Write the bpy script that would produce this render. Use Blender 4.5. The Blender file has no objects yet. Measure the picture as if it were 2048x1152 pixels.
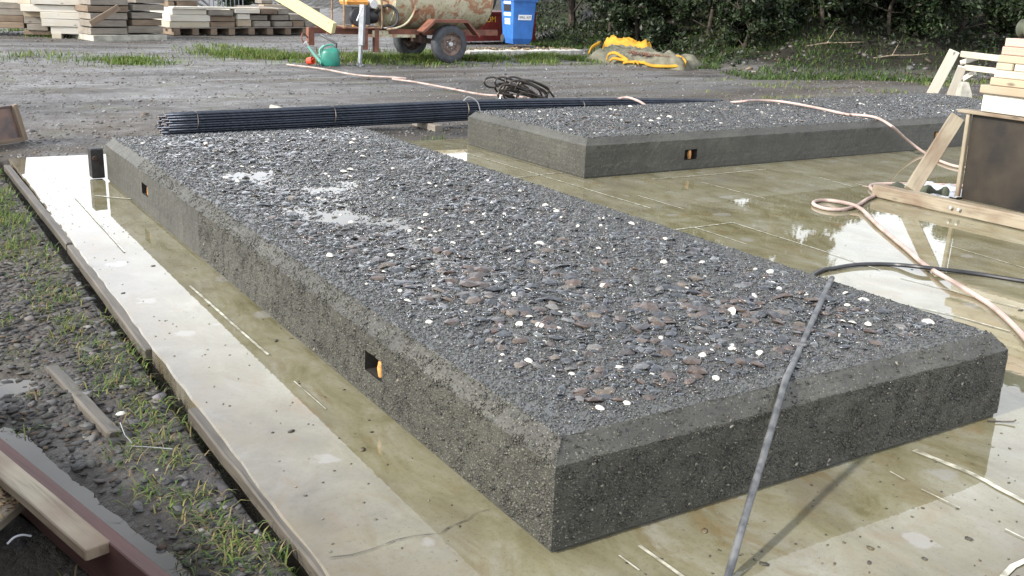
import bpy, math, random
import numpy as np
from mathutils import Matrix, Vector

# ------------------------------------------------------------------ camera, sky, sun, exposure
scene = bpy.context.scene
COL = scene.collection
random.seed(7)
RNG = np.random.default_rng(11)

cam_data = bpy.data.cameras.new('camera')
cam_data.sensor_width = 36.0
cam_data.lens = 35.68
cam_data.clip_start = 0.05
cam_data.clip_end = 500.0
cam = bpy.data.objects.new('camera', cam_data)
COL.objects.link(cam)
R_ = Vector((0.84734, -0.52981, 0.03619)); U_ = Vector((0.12278, 0.26176, 0.95729)); F_ = Vector((0.51666, 0.80671, -0.28685))
cam.matrix_world = Matrix(((R_.x, U_.x, -F_.x, -1.3458), (R_.y, U_.y, -F_.y, -1.8684), (R_.z, U_.z, -F_.z, 1.4), (0, 0, 0, 1)))
scene.camera = cam

SUN_ELEV = math.radians(31)
SUN_VEC = Vector((-0.985, -0.03, 0)).normalized() * math.cos(SUN_ELEV) + Vector((0, 0, math.sin(SUN_ELEV)))
world = bpy.data.worlds.new('World'); scene.world = world; world.use_nodes = True
wn = world.node_tree.nodes; wl = world.node_tree.links
wn.clear()
sky = wn.new('ShaderNodeTexSky'); sky.sky_type = 'NISHITA'; sky.sun_disc = False
sky.sun_elevation = SUN_ELEV; sky.sun_rotation = math.atan2(SUN_VEC.x, SUN_VEC.y)
sky.air_density = 1.0; sky.dust_density = 3.0; sky.ozone_density = 1.0
# thin broken cloud over the whole sky
tc = wn.new('ShaderNodeTexCoord'); mp = wn.new('ShaderNodeMapping'); mp.inputs['Scale'].default_value = (1, 1, 2.6)
nz = wn.new('ShaderNodeTexNoise'); nz.inputs['Scale'].default_value = 2.2; nz.inputs['Detail'].default_value = 7; nz.inputs['Roughness'].default_value = 0.55
rp = wn.new('ShaderNodeValToRGB'); rp.color_ramp.elements[0].position = 0.40; rp.color_ramp.elements[1].position = 0.64
rp.color_ramp.elements[0].color = (0.55, 0.55, 0.55, 1)
rp.color_ramp.elements[1].color = (0.95, 0.95, 0.95, 1)
mx = wn.new('ShaderNodeMix'); mx.data_type = 'RGBA'
mx.inputs['B'].default_value = (20.0, 20.5, 21.6, 1)
bgn = wn.new('ShaderNodeBackground'); bgn.inputs['Strength'].default_value = 0.1
wo = wn.new('ShaderNodeOutputWorld')
wl.new(tc.outputs['Generated'], mp.inputs['Vector']); wl.new(mp.outputs['Vector'], nz.inputs['Vector'])
# cloud and haze thicken toward the horizon, all the way round
sx = wn.new('ShaderNodeSeparateXYZ'); wl.new(tc.outputs['Generated'], sx.inputs[0])
hz = wn.new('ShaderNodeMapRange'); hz.inputs['From Min'].default_value = 0.25; hz.inputs['From Max'].default_value = 0.95; hz.inputs['To Min'].default_value = 1.0; hz.inputs['To Max'].default_value = 0.3
wl.new(sx.outputs['Z'], hz.inputs['Value'])
mm = wn.new('ShaderNodeMath'); mm.operation = 'MULTIPLY'
wl.new(nz.outputs['Fac'], rp.inputs['Fac']); wl.new(rp.outputs['Color'], mm.inputs[0]); wl.new(hz.outputs['Result'], mm.inputs[1]); wl.new(mm.outputs[0], mx.inputs['Factor'])
wl.new(sky.outputs['Color'], mx.inputs['A']); wl.new(mx.outputs['Result'], bgn.inputs['Color']); wl.new(bgn.outputs['Background'], wo.inputs['Surface'])

sd = bpy.data.lights.new('sun', 'SUN'); sd.energy = 4.2; sd.angle = math.radians(2.2); sd.color = (1.0, 0.955, 0.89)
sun = bpy.data.objects.new('sun', sd); COL.objects.link(sun)
sun.rotation_euler = SUN_VEC.to_track_quat('Z', 'Y').to_euler()

vs = scene.view_settings
vs.view_transform = 'Standard'; vs.look = 'None'; vs.exposure = 0.70; vs.gamma = 1.0; vs.use_curve_mapping = False
scene.cycles.max_bounces = 6; scene.cycles.diffuse_bounces = 3; scene.cycles.glossy_bounces = 3; scene.cycles.transmission_bounces = 4
scene.cycles.use_denoising = True

# ------------------------------------------------------------------ helpers
def tag(o, label=None, cat=None, group=None, kind=None):
    if label: o['label'] = label
    if cat: o['category'] = cat
    if group: o['group'] = group
    if kind: o['kind'] = kind
    return o

LOCAL_ROOTS = set()
def empty(name, loc=(0, 0, 0), rz=0.0, local=False):
    """an Empty at a thing's base; its parts are written in yard coordinates unless local"""
    o = bpy.data.objects.new(name, None); COL.objects.link(o)
    o.location = loc; o.rotation_euler = (0, 0, rz); o.empty_display_size = 0.1
    if local: LOCAL_ROOTS.add(o.name)
    return o

def mesh_obj(name, V, F, mat=None, parent=None, smooth=False, col=None):
    me = bpy.data.meshes.new(name)
    V = np.asarray(V, dtype=np.float32)
    if isinstance(F, np.ndarray) and F.ndim == 2:
        k = F.shape[1]
        me.vertices.add(len(V)); me.vertices.foreach_set('co', V.ravel())
        me.loops.add(F.size); me.loops.foreach_set('vertex_index', F.astype(np.int32).ravel())
        me.polygons.add(len(F)); me.polygons.foreach_set('loop_start', np.arange(0, F.size, k, dtype=np.int32))
        me.update(calc_edges=True)
        me.validate()
    else:
        me.from_pydata(V.tolist(), [], [tuple(f) for f in F])
    if col is not None:
        a = me.color_attributes.new('Col', 'FLOAT_COLOR', 'POINT')
        c = np.ones((len(V), 4), dtype=np.float32); c[:, :3] = col
        a.data.foreach_set('color', c.ravel())
    if smooth:
        me.polygons.foreach_set('use_smooth', [True] * len(me.polygons))
    if mat: me.materials.append(mat)
    o = bpy.data.objects.new(name, me); COL.objects.link(o)
    if parent:
        o.parent = parent; r = parent
        while r.parent: r = r.parent
        if r.name not in LOCAL_ROOTS: o.matrix_parent_inverse = parent_matrix(parent).inverted()
    return o

def share(name, me, mat_world, parent=None):
    o = bpy.data.objects.new(name, me); COL.objects.link(o)
    o.matrix_local = mat_world
    if parent: o.parent = parent
    return o

class MB:
    def __init__(s): s.v = []; s.f = []
    def add(s, V, F):
        n = len(s.v); s.v.extend([tuple(map(float, x)) for x in V]); s.f.extend([tuple(i + n for i in f) for f in F]); return s
    def box(s, c, d, rot=None):
        c = Vector(c); V = []
        for z in (-1, 1):
            for y in (-1, 1):
                for x in (-1, 1):
                    p = Vector((x * d[0] / 2, y * d[1] / 2, z * d[2] / 2))
                    V.append((rot @ p if rot else p) + c)
        return s.add(V, [(0, 2, 3, 1), (4, 5, 7, 6), (0, 1, 5, 4), (2, 6, 7, 3), (0, 4, 6, 2), (1, 3, 7, 5)])
    def beam(s, a, b, w, h, upv=(0, 0, 1)):
        a = Vector(a); b = Vector(b); x = (b - a).normalized(); y = Vector(upv).cross(x).normalized(); z = x.cross(y)
        return s.box((a + b) / 2, ((b - a).length, w, h), Matrix((x, y, z)).transposed())
    def tube(s, pts, r, n=8, cap=True):
        V, F = sweep(pts, r, n, cap); return s.add(V, F)
    def lathe(s, prof, n=20, origin=(0, 0, 0), axis='Z', close=False):
        V = []; F = []
        for (r, h) in prof:
            for k in range(n):
                a = 2 * math.pi * k / n; p = (r * math.cos(a), r * math.sin(a), h)
                if axis == 'Y': p = (p[0], p[2], p[1])
                if axis == 'X': p = (p[2], p[0], p[1])
                V.append(tuple(np.add(p, origin)))
        m = len(prof)
        for i in range(m if close else m - 1):
            for k in range(n):
                j = (i + 1) % m
                F.append((i * n + k, i * n + (k + 1) % n, j * n + (k + 1) % n, j * n + k))
        return s.add(V, F)
    def build(s, name, mat, parent=None, smooth=False):
        o = mesh_obj(name, s.v, s.f, mat, parent, False)
        if smooth:
            smooth_angle(o, 40)
        return o

def smooth_angle(o, deg=40):
    me = o.data
    me.polygons.foreach_set('use_smooth', [True] * len(me.polygons))
    try: me.set_sharp_from_angle(angle=math.radians(deg))
    except Exception: pass

def catmull(pts, per=8):
    P = [np.array(p, float) for p in pts]; P = [2 * P[0] - P[1]] + P + [2 * P[-1] - P[-2]]; out = []
    for i in range(1, len(P) - 2):
        for k in range(per):
            t = k / per; a, b, c, d = P[i - 1], P[i], P[i + 1], P[i + 2]
            out.append(0.5 * ((2 * b) + (-a + c) * t + (2 * a - 5 * b + 4 * c - d) * t * t + (-a + 3 * b - 3 * c + d) * t ** 3))
    out.append(P[-2]); return out

def sweep(pts, r, n=8, cap=True):
    P = [Vector(p) for p in pts]; m = len(P)
    rs = r if hasattr(r, '__len__') else [r] * m
    V = []; F = []
    t = (P[1] - P[0]).normalized(); u = t.orthogonal().normalized()
    for i in range(m):
        t = (P[min(i + 1, m - 1)] - P[max(i - 1, 0)])
        if t.length < 1e-9: t = Vector((0, 0, 1))
        t.normalize(); u = (u - t * u.dot(t)).normalized(); w = t.cross(u)
        for k in range(n):
            a = 2 * math.pi * k / n; V.append(P[i] + (u * math.cos(a) + w * math.sin(a)) * rs[i])
    for i in range(m - 1):
        for k in range(n):
            F.append((i * n + k, i * n + (k + 1) % n, (i + 1) * n + (k + 1) % n, (i + 1) * n + k))
    if cap: F.append(tuple(range(n))[::-1]); F.append(tuple((m - 1) * n + k for k in range(n)))
    return V, F

def bevel_box_mesh(name, L, W, H, b, mat, jitter=0.0, seed=0):
    """a sawn timber centred on its origin, long along local x, arrises eased"""
    rr = random.Random(seed)
    nx = 2 if jitter == 0 else max(2, min(10, int(L / 0.12)))
    sec = [(-W/2+b, -H/2), (W/2-b, -H/2), (W/2, -H/2+b), (W/2, H/2-b), (W/2-b, H/2), (-W/2+b, H/2), (-W/2, H/2-b), (-W/2, -H/2+b)]
    xs = [-L/2, -L/2+b] + [-L/2 + b + (L-2*b) * i / nx for i in range(1, nx)] + [L/2-b, L/2]
    V = []; F = []
    for i, x in enumerate(xs):
        s = 1.0
        if i in (0, len(xs)-1): s = 1 - b * 1.2 / min(W, H)
        jy = rr.uniform(-jitter, jitter); jz = rr.uniform(-jitter, jitter)
        for (y, z) in sec: V.append((x, y * s + jy + rr.uniform(-jitter, jitter) * .4, z * s + jz + rr.uniform(-jitter, jitter) * .4))
    n = 8
    for i in range(len(xs)-1):
        for k in range(n): F.append((i*n+k, i*n+(k+1) % n, (i+1)*n+(k+1) % n, (i+1)*n+k))
    F.append(tuple(range(n))[::-1]); F.append(tuple((len(xs)-1)*n+k for k in range(n)))
    me = bpy.data.meshes.new(name); me.from_pydata(V, [], F); me.materials.append(mat)
    return me

def plank(name, a, b, w, h, mat, parent=None, upv=(0, 0, 1), bev=0.004, jitter=0.0, seed=0):
    """board from point a to point b (centre line), width w, thickness h along upv"""
    a = Vector(a); b = Vector(b); x = (b - a).normalized(); y = Vector(upv).cross(x).normalized(); z = x.cross(y)
    me = bevel_box_mesh(name, (b - a).length, w, h, bev, mat, jitter, seed)
    o = bpy.data.objects.new(name, me); COL.objects.link(o)
    m = Matrix((x, y, z)).transposed().to_4x4(); m.translation = (a + b) / 2
    if parent:
        o.parent = parent; o.matrix_parent_inverse = parent_matrix(parent).inverted()
    o.matrix_basis = m
    return o

def parent_matrix(p):
    m = p.matrix_basis.copy()
    if p.parent: m = parent_matrix(p.parent) @ p.matrix_parent_inverse @ m
    return m

# ---- vectorised value noise
def vnoise(x, y, seed=0):
    x = np.asarray(x, float); y = np.asarray(y, float)
    xi = np.floor(x).astype(np.int64); yi = np.floor(y).astype(np.int64); xf = x - xi; yf = y - yi
    def h(i, j):
        n = (i * 374761393 + j * 668265263 + seed * 1274126177) & 0x7fffffff
        n = ((n ^ (n >> 13)) * 1274126177) & 0x7fffffff
        return ((n ^ (n >> 16)) & 0xffff) / 65535.0
    u = xf * xf * (3 - 2 * xf); v = yf * yf * (3 - 2 * yf)
    return (h(xi, yi) * (1-u) + h(xi+1, yi) * u) * (1-v) + (h(xi, yi+1) * (1-u) + h(xi+1, yi+1) * u) * v
def fbm(x, y, seed=0, o=4):
    s = 0; a = 1; t = 0
    for i in range(o):
        s = s + a * vnoise(x * 2 ** i, y * 2 ** i, seed + i); t += a; a *= .5
    return s / t
def sstep(a, b, x):
    t = np.clip((np.asarray(x, float) - a) / (b - a), 0, 1); return t * t * (3 - 2 * t)

# ---- unit pieces for scattered masses
def ico():
    p = (1 + 5 ** .5) / 2
    V = np.array([(-1, p, 0), (1, p, 0), (-1, -p, 0), (1, -p, 0), (0, -1, p), (0, 1, p), (0, -1, -p), (0, 1, -p), (p, 0, -1), (p, 0, 1), (-p, 0, -1), (-p, 0, 1)], float)
    V /= np.linalg.norm(V[0])
    F = np.array([(0, 11, 5), (0, 5, 1), (0, 1, 7), (0, 7, 10), (0, 10, 11), (1, 5, 9), (5, 11, 4), (11, 10, 2), (10, 7, 6), (7, 1, 8), (3, 9, 4), (3, 4, 2), (3, 2, 6), (3, 6, 8), (3, 8, 9), (4, 9, 5), (2, 4, 11), (6, 2, 10), (8, 6, 7), (9, 8, 1)])
    return V, F
def octa():
    V = np.array([(1, 0, 0), (0, 1, 0), (-1, 0, 0), (0, -1, 0), (0, 0, 1), (0, 0, -1)], float)
    F = np.array([(0, 1, 4), (1, 2, 4), (2, 3, 4), (3, 0, 4), (1, 0, 5), (2, 1, 5), (3, 2, 5), (0, 3, 5)])
    return V, F
def scatter(unit, P, S, tilt=0.3, jit=0.25, rng=RNG):
    """many jittered copies of a unit piece: centres P (n,3), half sizes S (n,3)"""
    U, F = unit; n = len(P); k = len(U)
    V = np.repeat(U[None], n, 0) * (1 + rng.uniform(-jit, jit, (n, k, 3)))
    V *= S[:, None, :]
    az = rng.uniform(0, 2*np.pi, n); tx = rng.normal(0, tilt, n); ty = rng.normal(0, tilt, n)
    c, s = np.cos(az)[:, None], np.sin(az)[:, None]
    x = V[:, :, 0] * c - V[:, :, 1] * s; y = V[:, :, 0] * s + V[:, :, 1] * c; z = V[:, :, 2]
    z2 = z + x * np.sin(tx)[:, None] + y * np.sin(ty)[:, None]
    V = np.stack([x, y, z2], -1) + P[:, None, :]
    FF = (F[None] + (np.arange(n) * k)[:, None, None]).reshape(-1, 3)
    return V.reshape(-1, 3), FF
def percol(C, k): return np.repeat(C, k, 0)
def palette(n, cols, weights, var=0.25, rng=RNG):
    cols = np.array(cols); w = np.array(weights, float); w /= w.sum()
    c = cols[rng.choice(len(cols), n, p=w)]
    return np.clip(c * (1 + rng.uniform(-var, var, (n, 1))) * (1 + rng.uniform(-.06, .06, (n, 3))), 0.005, 0.95)

def blades(P, L, W, lean, rng=RNG, zmin=0.15):
    """grass blades, three cross-sections each, bending over"""
    n = len(P); az = rng.uniform(0, 2*np.pi, n); d = np.stack([np.cos(az), np.sin(az), np.zeros(n)], -1); sdir = np.stack([-np.sin(az), np.cos(az), np.zeros(n)], -1)
    ln = np.clip(rng.normal(lean, .22, n), 0.05, 1.45)
    t1 = np.stack([np.sin(ln*.6), np.cos(ln*.6)], -1); t2 = np.stack([np.sin(ln*1.25), np.maximum(np.cos(ln*1.25), -0.2)], -1)
    m = P + d * (t1[:, :1] * L[:, None] * .5); m[:, 2] += t1[:, 1] * L * .5
    e = m + d * (t2[:, :1] * L[:, None] * .5); e[:, 2] += t2[:, 1] * L * .5
    w = W[:, None] * sdir * .5
    V = np.stack([P - w, P + w, m - w * .8, m + w * .8, e], 1).reshape(-1, 3)
    F = np.array([(0, 1, 3), (0, 3, 2), (2, 3, 4)])
    return V, (F[None] + (np.arange(n) * 5)[:, None, None]).reshape(-1, 3)

# ------------------------------------------------------------------ materials
def nt(name):
    m = bpy.data.materials.new(name); m.use_nodes = True
    t = m.node_tree; b = t.nodes['Principled BSDF']
    return m, t.nodes, t.links, b
def N(n, typ, **kw):
    o = n.new(typ)
    for k, v in kw.items():
        if k in o.inputs: o.inputs[k].default_value = v
        else: setattr(o, k, v)
    return o
def noise(n, l, vec, scale, detail=4, rough=.55, dist=0.0):
    o = N(n, 'ShaderNodeTexNoise', Scale=scale, Detail=detail, Roughness=rough, Distortion=dist)
    if vec is not None: l.new(vec, o.inputs['Vector'])
    return o.outputs['Fac']
def ramp(n, l, fac, stops):
    o = n.new('ShaderNodeValToRGB'); e = o.color_ramp.elements
    while len(e) < len(stops): e.new(0.5)
    for el, (p, c) in zip(e, stops):
        el.position = p; el.color = (c[0], c[1], c[2], 1) if hasattr(c, '__len__') else (c, c, c, 1)
    l.new(fac, o.inputs['Fac']); return o.outputs['Color']
def mix(n, l, fac, a, b, mode='MIX'):
    o = n.new('ShaderNodeMix'); o.data_type = 'RGBA'; o.blend_type = mode
    for key, v in (('Factor', fac), ('A', a), ('B', b)):
        i = o.inputs[key]
        if hasattr(v, 'is_output'): l.new(v, i)
        elif hasattr(v, '__len__'): i.default_value = (v[0], v[1], v[2], 1)
        else: i.default_value = v if key == 'Factor' else (v, v, v, 1)
    return o.outputs['Result']
def math_(n, l, op, a, b=None):
    o = n.new('ShaderNodeMath'); o.operation = op
    for i, v in enumerate((a, b)):
        if v is None: continue
        if hasattr(v, 'is_output'): l.new(v, o.inputs[i])
        else: o.inputs[i].default_value = v
    return o.outputs[0]
def bump(n, l, b, h, strength=.3, dist=.01):
    o = n.new('ShaderNodeBump'); o.inputs['Strength'].default_value = strength; o.inputs['Distance'].default_value = dist
    l.new(h, o.inputs['Height']); l.new(o.outputs['Normal'], b.inputs['Normal']); return o
def objc(n, scale=(1, 1, 1)):
    t = n.new('ShaderNodeTexCoord'); return t.outputs['Object']
def mapped(n, l, vec, scale):
    o = n.new('ShaderNodeMapping'); o.inputs['Scale'].default_value = scale; l.new(vec, o.inputs['Vector']); return o.outputs['Vector']

def mat_plain(name, c, rough=.6, var=.25, scale=8, bmp=.15, c2=None, metal=0.0, spec=.5, bscale=None, bdist=.004):
    m, n, l, b = nt(name); v = objc(n)
    f = noise(n, l, v, scale, 6)
    d = c2 if c2 else tuple(x * (1 - var * 1.6) for x in c)
    l.new(ramp(n, l, f, [(.36, d), (.64, tuple(min(1, x * (1 + var * .6)) for x in c))]), b.inputs['Base Color'])
    b.inputs['Roughness'].default_value = rough; b.inputs['Metallic'].default_value = metal; b.inputs['Specular IOR Level'].default_value = spec
    if bmp: bump(n, l, b, noise(n, l, v, bscale or scale * 6, 5), bmp, bdist)
    return m

def mat_wood(name, c, dark=.5, rough=.75, knots=True, stain=None, stain_amt=.35, rnd=.25):
    """grain runs along local x"""
    m, n, l, b = nt(name); v = objc(n)
    oi = n.new('ShaderNodeObjectInfo')
    add = n.new('ShaderNodeVectorMath'); add.operation = 'ADD'; l.new(v, add.inputs[0])
    cmb = n.new('ShaderNodeCombineXYZ'); r7 = math_(n, l, 'MULTIPLY', oi.outputs['Random'], 31.0)
    for i in range(3): l.new(r7, cmb.inputs[i])
    l.new(cmb.outputs[0], add.inputs[1]); vv = add.outputs[0]
    g = noise(n, l, mapped(n, l, vv, (1.3, 26, 26)), 2.2, 5, .6, .6)
    big = noise(n, l, mapped(n, l, vv, (1, 2, 2)), 2.3, 4)
    base = ramp(n, l, g, [(.28, tuple(x * dark for x in c)), (.5, c), (.75, tuple(min(1, x * 1.12) for x in c))])
    st = stain if stain else tuple(x * .45 for x in c)
    base = mix(n, l, ramp(n, l, big, [(.40, 0.0), (.64, stain_amt)]), base, st)
    if knots:
        vo = N(n, 'ShaderNodeTexVoronoi', Scale=3.2); l.new(mapped(n, l, vv, (.8, 2, 2)), vo.inputs['Vector'])
        base = mix(n, l, ramp(n, l, vo.outputs['Distance'], [(.05, .8), (.11, 0.0)]), base, tuple(x * .25 for x in c))
    mul = math_(n, l, 'ADD', math_(n, l, 'MULTIPLY', oi.outputs['Random'], rnd), 1 - rnd / 2)
    cb = n.new('ShaderNodeCombineColor'); [l.new(mul, cb.inputs[i]) for i in range(3)]
    base = mix(n, l, 1.0, base, cb.outputs[0], 'MULTIPLY')
    l.new(base, b.inputs['Base Color']); b.inputs['Roughness'].default_value = rough
    bump(n, l, b, g, .35, .004)
    return m

def mat_attr(name, rough=.5, wet=0.0, spec=.5, bscale=60, bstr=.25, trans=0.0):
    m, n, l, b = nt(name)
    a = n.new('ShaderNodeAttribute'); a.attribute_name = 'Col'
    v = objc(n); f = noise(n, l, v, bscale, 3)
    c = mix(n, l, .55, a.outputs['Color'], mix(n, l, 1.0, a.outputs['Color'], ramp(n, l, f, [(.3, .55), (.7, 1.45)]), 'MULTIPLY'))
    l.new(c, b.inputs['Base Color']); b.inputs['Roughness'].default_value = rough; b.inputs['Specular IOR Level'].default_value = spec
    if wet:
        b.inputs['Coat Weight'].default_value = wet; b.inputs['Coat Roughness'].default_value = .12; b.inputs['Coat IOR'].default_value = 1.33
    if bstr: bump(n, l, b, f, bstr, .003)
    if trans:
        b.inputs['Transmission Weight'].default_value = 0
        tr = n.new('ShaderNodeBsdfTranslucent'); l.new(c, tr.inputs['Color']); ms = n.new('ShaderNodeMixShader'); ms.inputs[0].default_value = trans
        out = [x for x in n if x.type == 'OUTPUT_MATERIAL'][0]
        l.new(b.outputs[0], ms.inputs[1]); l.new(tr.outputs[0], ms.inputs[2]); l.new(ms.outputs[0], out.inputs['Surface'])
    return m

def mat_pad():
    m, n, l, b = nt('wet_stained_concrete'); v = objc(n)
    big = noise(n, l, v, .9, 6, .62, .8); mid = noise(n, l, mapped(n, l, v, (1, 1, 1)), 4.5, 7, .65, .5); fine = noise(n, l, v, 60, 4, .7)
    xyz = n.new('ShaderNodeSeparateXYZ'); l.new(v, xyz.inputs[0])
    olive = ramp(n, l, noise(n, l, mapped(n, l, v, (1.6, .8, 1)), 3.1, 8, .68, .7), [(.3, (.105, .093, .046)), (.47, (.168, .156, .094)), (.58, (.20, .191, .132)), (.74, (.255, .248, .205))])
    grey = ramp(n, l, mid, [(.3, (.078, .068, .047)), (.5, (.132, .121, .094)), (.75, (.19, .18, .152))])
    grey = mix(n, l, ramp(n, l, noise(n, l, v, 2.4, 6, .62, .9), [(.42, 0.0), (.62, .8)]), grey, (.128, .108, .066))
    # olive stain between the slabs, greyer toward the left and near edge strips
    nx = math_(n, l, 'ADD', xyz.outputs['X'], math_(n, l, 'MULTIPLY', math_(n, l, 'SUBTRACT', big, .5), .9))
    left = ramp(n, l, math_(n, l, 'ADD', math_(n, l, 'MULTIPLY', nx, 1.0), .75), [(.30, 0.0), (.62, 1.0)])
    ny = math_(n, l, 'ADD', xyz.outputs['Y'], math_(n, l, 'MULTIPLY', math_(n, l, 'SUBTRACT', big, .5), 1.2))
    near = ramp(n, l, math_(n, l, 'ADD', ny, 1.0), [(.18, 0.0), (.75, 1.0)])
    fac = math_(n, l, 'MULTIPLY', left, near)
    fac = math_(n, l, 'MULTIPLY', fac, ramp(n, l, big, [(.25, .55), (.5, 1.0)]))
    c = mix(n, l, fac, grey, olive)
    rust = noise(n, l, mapped(n, l, v, (1.2, 1, 1)), 2.6, 6, .6, 1.2)
    c = mix(n, l, ramp(n, l, rust, [(.58, 0.0), (.74, .55)]), c, (.165, .105, .04))
    c = mix(n, l, ramp(n, l, noise(n, l, v, 1.7, 5, .6, .4), [(.55, 0.0), (.7, .5)]), c, (.11, .10, .078))
    c = mix(n, l, ramp(n, l, fine, [(.3, .35), (.45, 0.0)]), c, (.055, .047, .03))
    c = mix(n, l, ramp(n, l, noise(n, l, v, 150, 3, .7), [(.62, 0.0), (.70, .75)]), c, (.05, .042, .028))
    c = mix(n, l, ramp(n, l, noise(n, l, mapped(n, l, v, (1, .45, 1)), 5.5, 7, .7, 1.0), [(.56, 0.0), (.68, .55)]), c, (.12, .085, .035))
    vo = N(n, 'ShaderNodeTexVoronoi', Scale=2.4); vo.voronoi_dimensions = '2D'; l.new(v, vo.inputs['Vector'])
    vc = n.new('ShaderNodeSeparateColor'); l.new(vo.outputs['Color'], vc.inputs[0])
    spot = math_(n, l, 'ADD', math_(n, l, 'ADD', vo.outputs['Distance'], math_(n, l, 'MULTIPLY', math_(n, l, 'SUBTRACT', noise(n, l, v, 11, 4, .6), .5), .32)), math_(n, l, 'MULTIPLY', ramp(n, l, vc.outputs[0], [(.0, 0.0), (.75, 1.0)]), .12))
    c = mix(n, l, ramp(n, l, spot, [(.10, .55), (.135, 0.0)]), c, (.25, .245, .23))
    l.new(c, b.inputs['Base Color'])
    wet = noise(n, l, v, 1.3, 5, .6, .3)
    fw = math_(n, l, 'ADD', wet, math_(n, l, 'MULTIPLY', math_(n, l, 'SUBTRACT', fine, .5), .25))
    l.new(ramp(n, l, fw, [(.40, .006), (.64, .014), (.78, .09)]), b.inputs['Roughness'])
    b.inputs['IOR'].default_value = 1.45; b.inputs['Specular IOR Level'].default_value = .5
    rip = noise(n, l, v, 26, 2, .5); bump(n, l, b, rip, .045, .0016)
    return m

def mat_slab(name, top=False):
    m, n, l, b = nt(name); v = objc(n)
    big = noise(n, l, v, 2.2, 5, .6); fine = noise(n, l, v, 110, 3, .7)
    vo = N(n, 'ShaderNodeTexVoronoi', Scale=150.0); l.new(v, vo.inputs['Vector'])
    vo2 = N(n, 'ShaderNodeTexVoronoi', Scale=85.0); l.new(v, vo2.inputs['Vector'])
    base = ramp(n, l, big, [(.28, (.031, .0305, .024)), (.5, (.046, .045, .036)), (.74, (.066, .065, .052))]) if not top else ramp(n, l, big, [(.3, (.05, .052, .05)), (.7, (.085, .087, .084))])
    spk = n.new('ShaderNodeSeparateColor'); l.new(vo.outputs['Color'], spk.inputs[0])
    sp2 = n.new('ShaderNodeSeparateColor'); l.new(vo2.outputs['Color'], sp2.inputs[0])
    near = math_(n, l, 'LESS_THAN', vo.outputs['Distance'], .42)
    pale = math_(n, l, 'MULTIPLY', near, ramp(n, l, spk.outputs[0], [(.84, 0.0), (.90, .8)]))
    darkp = math_(n, l, 'MULTIPLY', math_(n, l, 'LESS_THAN', vo2.outputs['Distance'], .30), ramp(n, l, sp2.outputs[1], [(.60, 0.0), (.68, .8)]))
    if not top:
        drip = noise(n, l, mapped(n, l, v, (9, 9, .9)), 2.0, 5, .6, .3); c0 = ramp(n, l, drip, [(.32, .86), (.5, 1.0), (.7, 1.10)])
        seam = noise(n, l, mapped(n, l, v, (.35, .35, 26)), 1.6, 3, .5, .2); c1 = ramp(n, l, seam, [(.35, .8), (.5, 1.0), (.66, 1.15)])
        base = mix(n, l, 1.0, mix(n, l, 1.0, base, c0, 'MULTIPLY'), c1, 'MULTIPLY')
        vh = N(n, 'ShaderNodeTexVoronoi', Scale=17.0); l.new(v, vh.inputs['Vector']); base = mix(n, l, ramp(n, l, vh.outputs['Distance'], [(.09, .9), (.13, 0.0)]), base, (.008, .008, .007))
    c = mix(n, l, darkp, base, (.022, .022, .02))
    c = mix(n, l, pale, c, (.17, .162, .13))
    l.new(c, b.inputs['Base Color'])
    b.inputs['Roughness'].default_value = .5 if not top else .35
    h = math_(n, l, 'ADD', math_(n, l, 'MULTIPLY', fine, .5), math_(n, l, 'SUBTRACT', math_(n, l, 'MULTIPLY', pale, .8), math_(n, l, 'MULTIPLY', darkp, 1.0)))
    bump(n, l, b, h, 1.0, .009)
    return m

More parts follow.
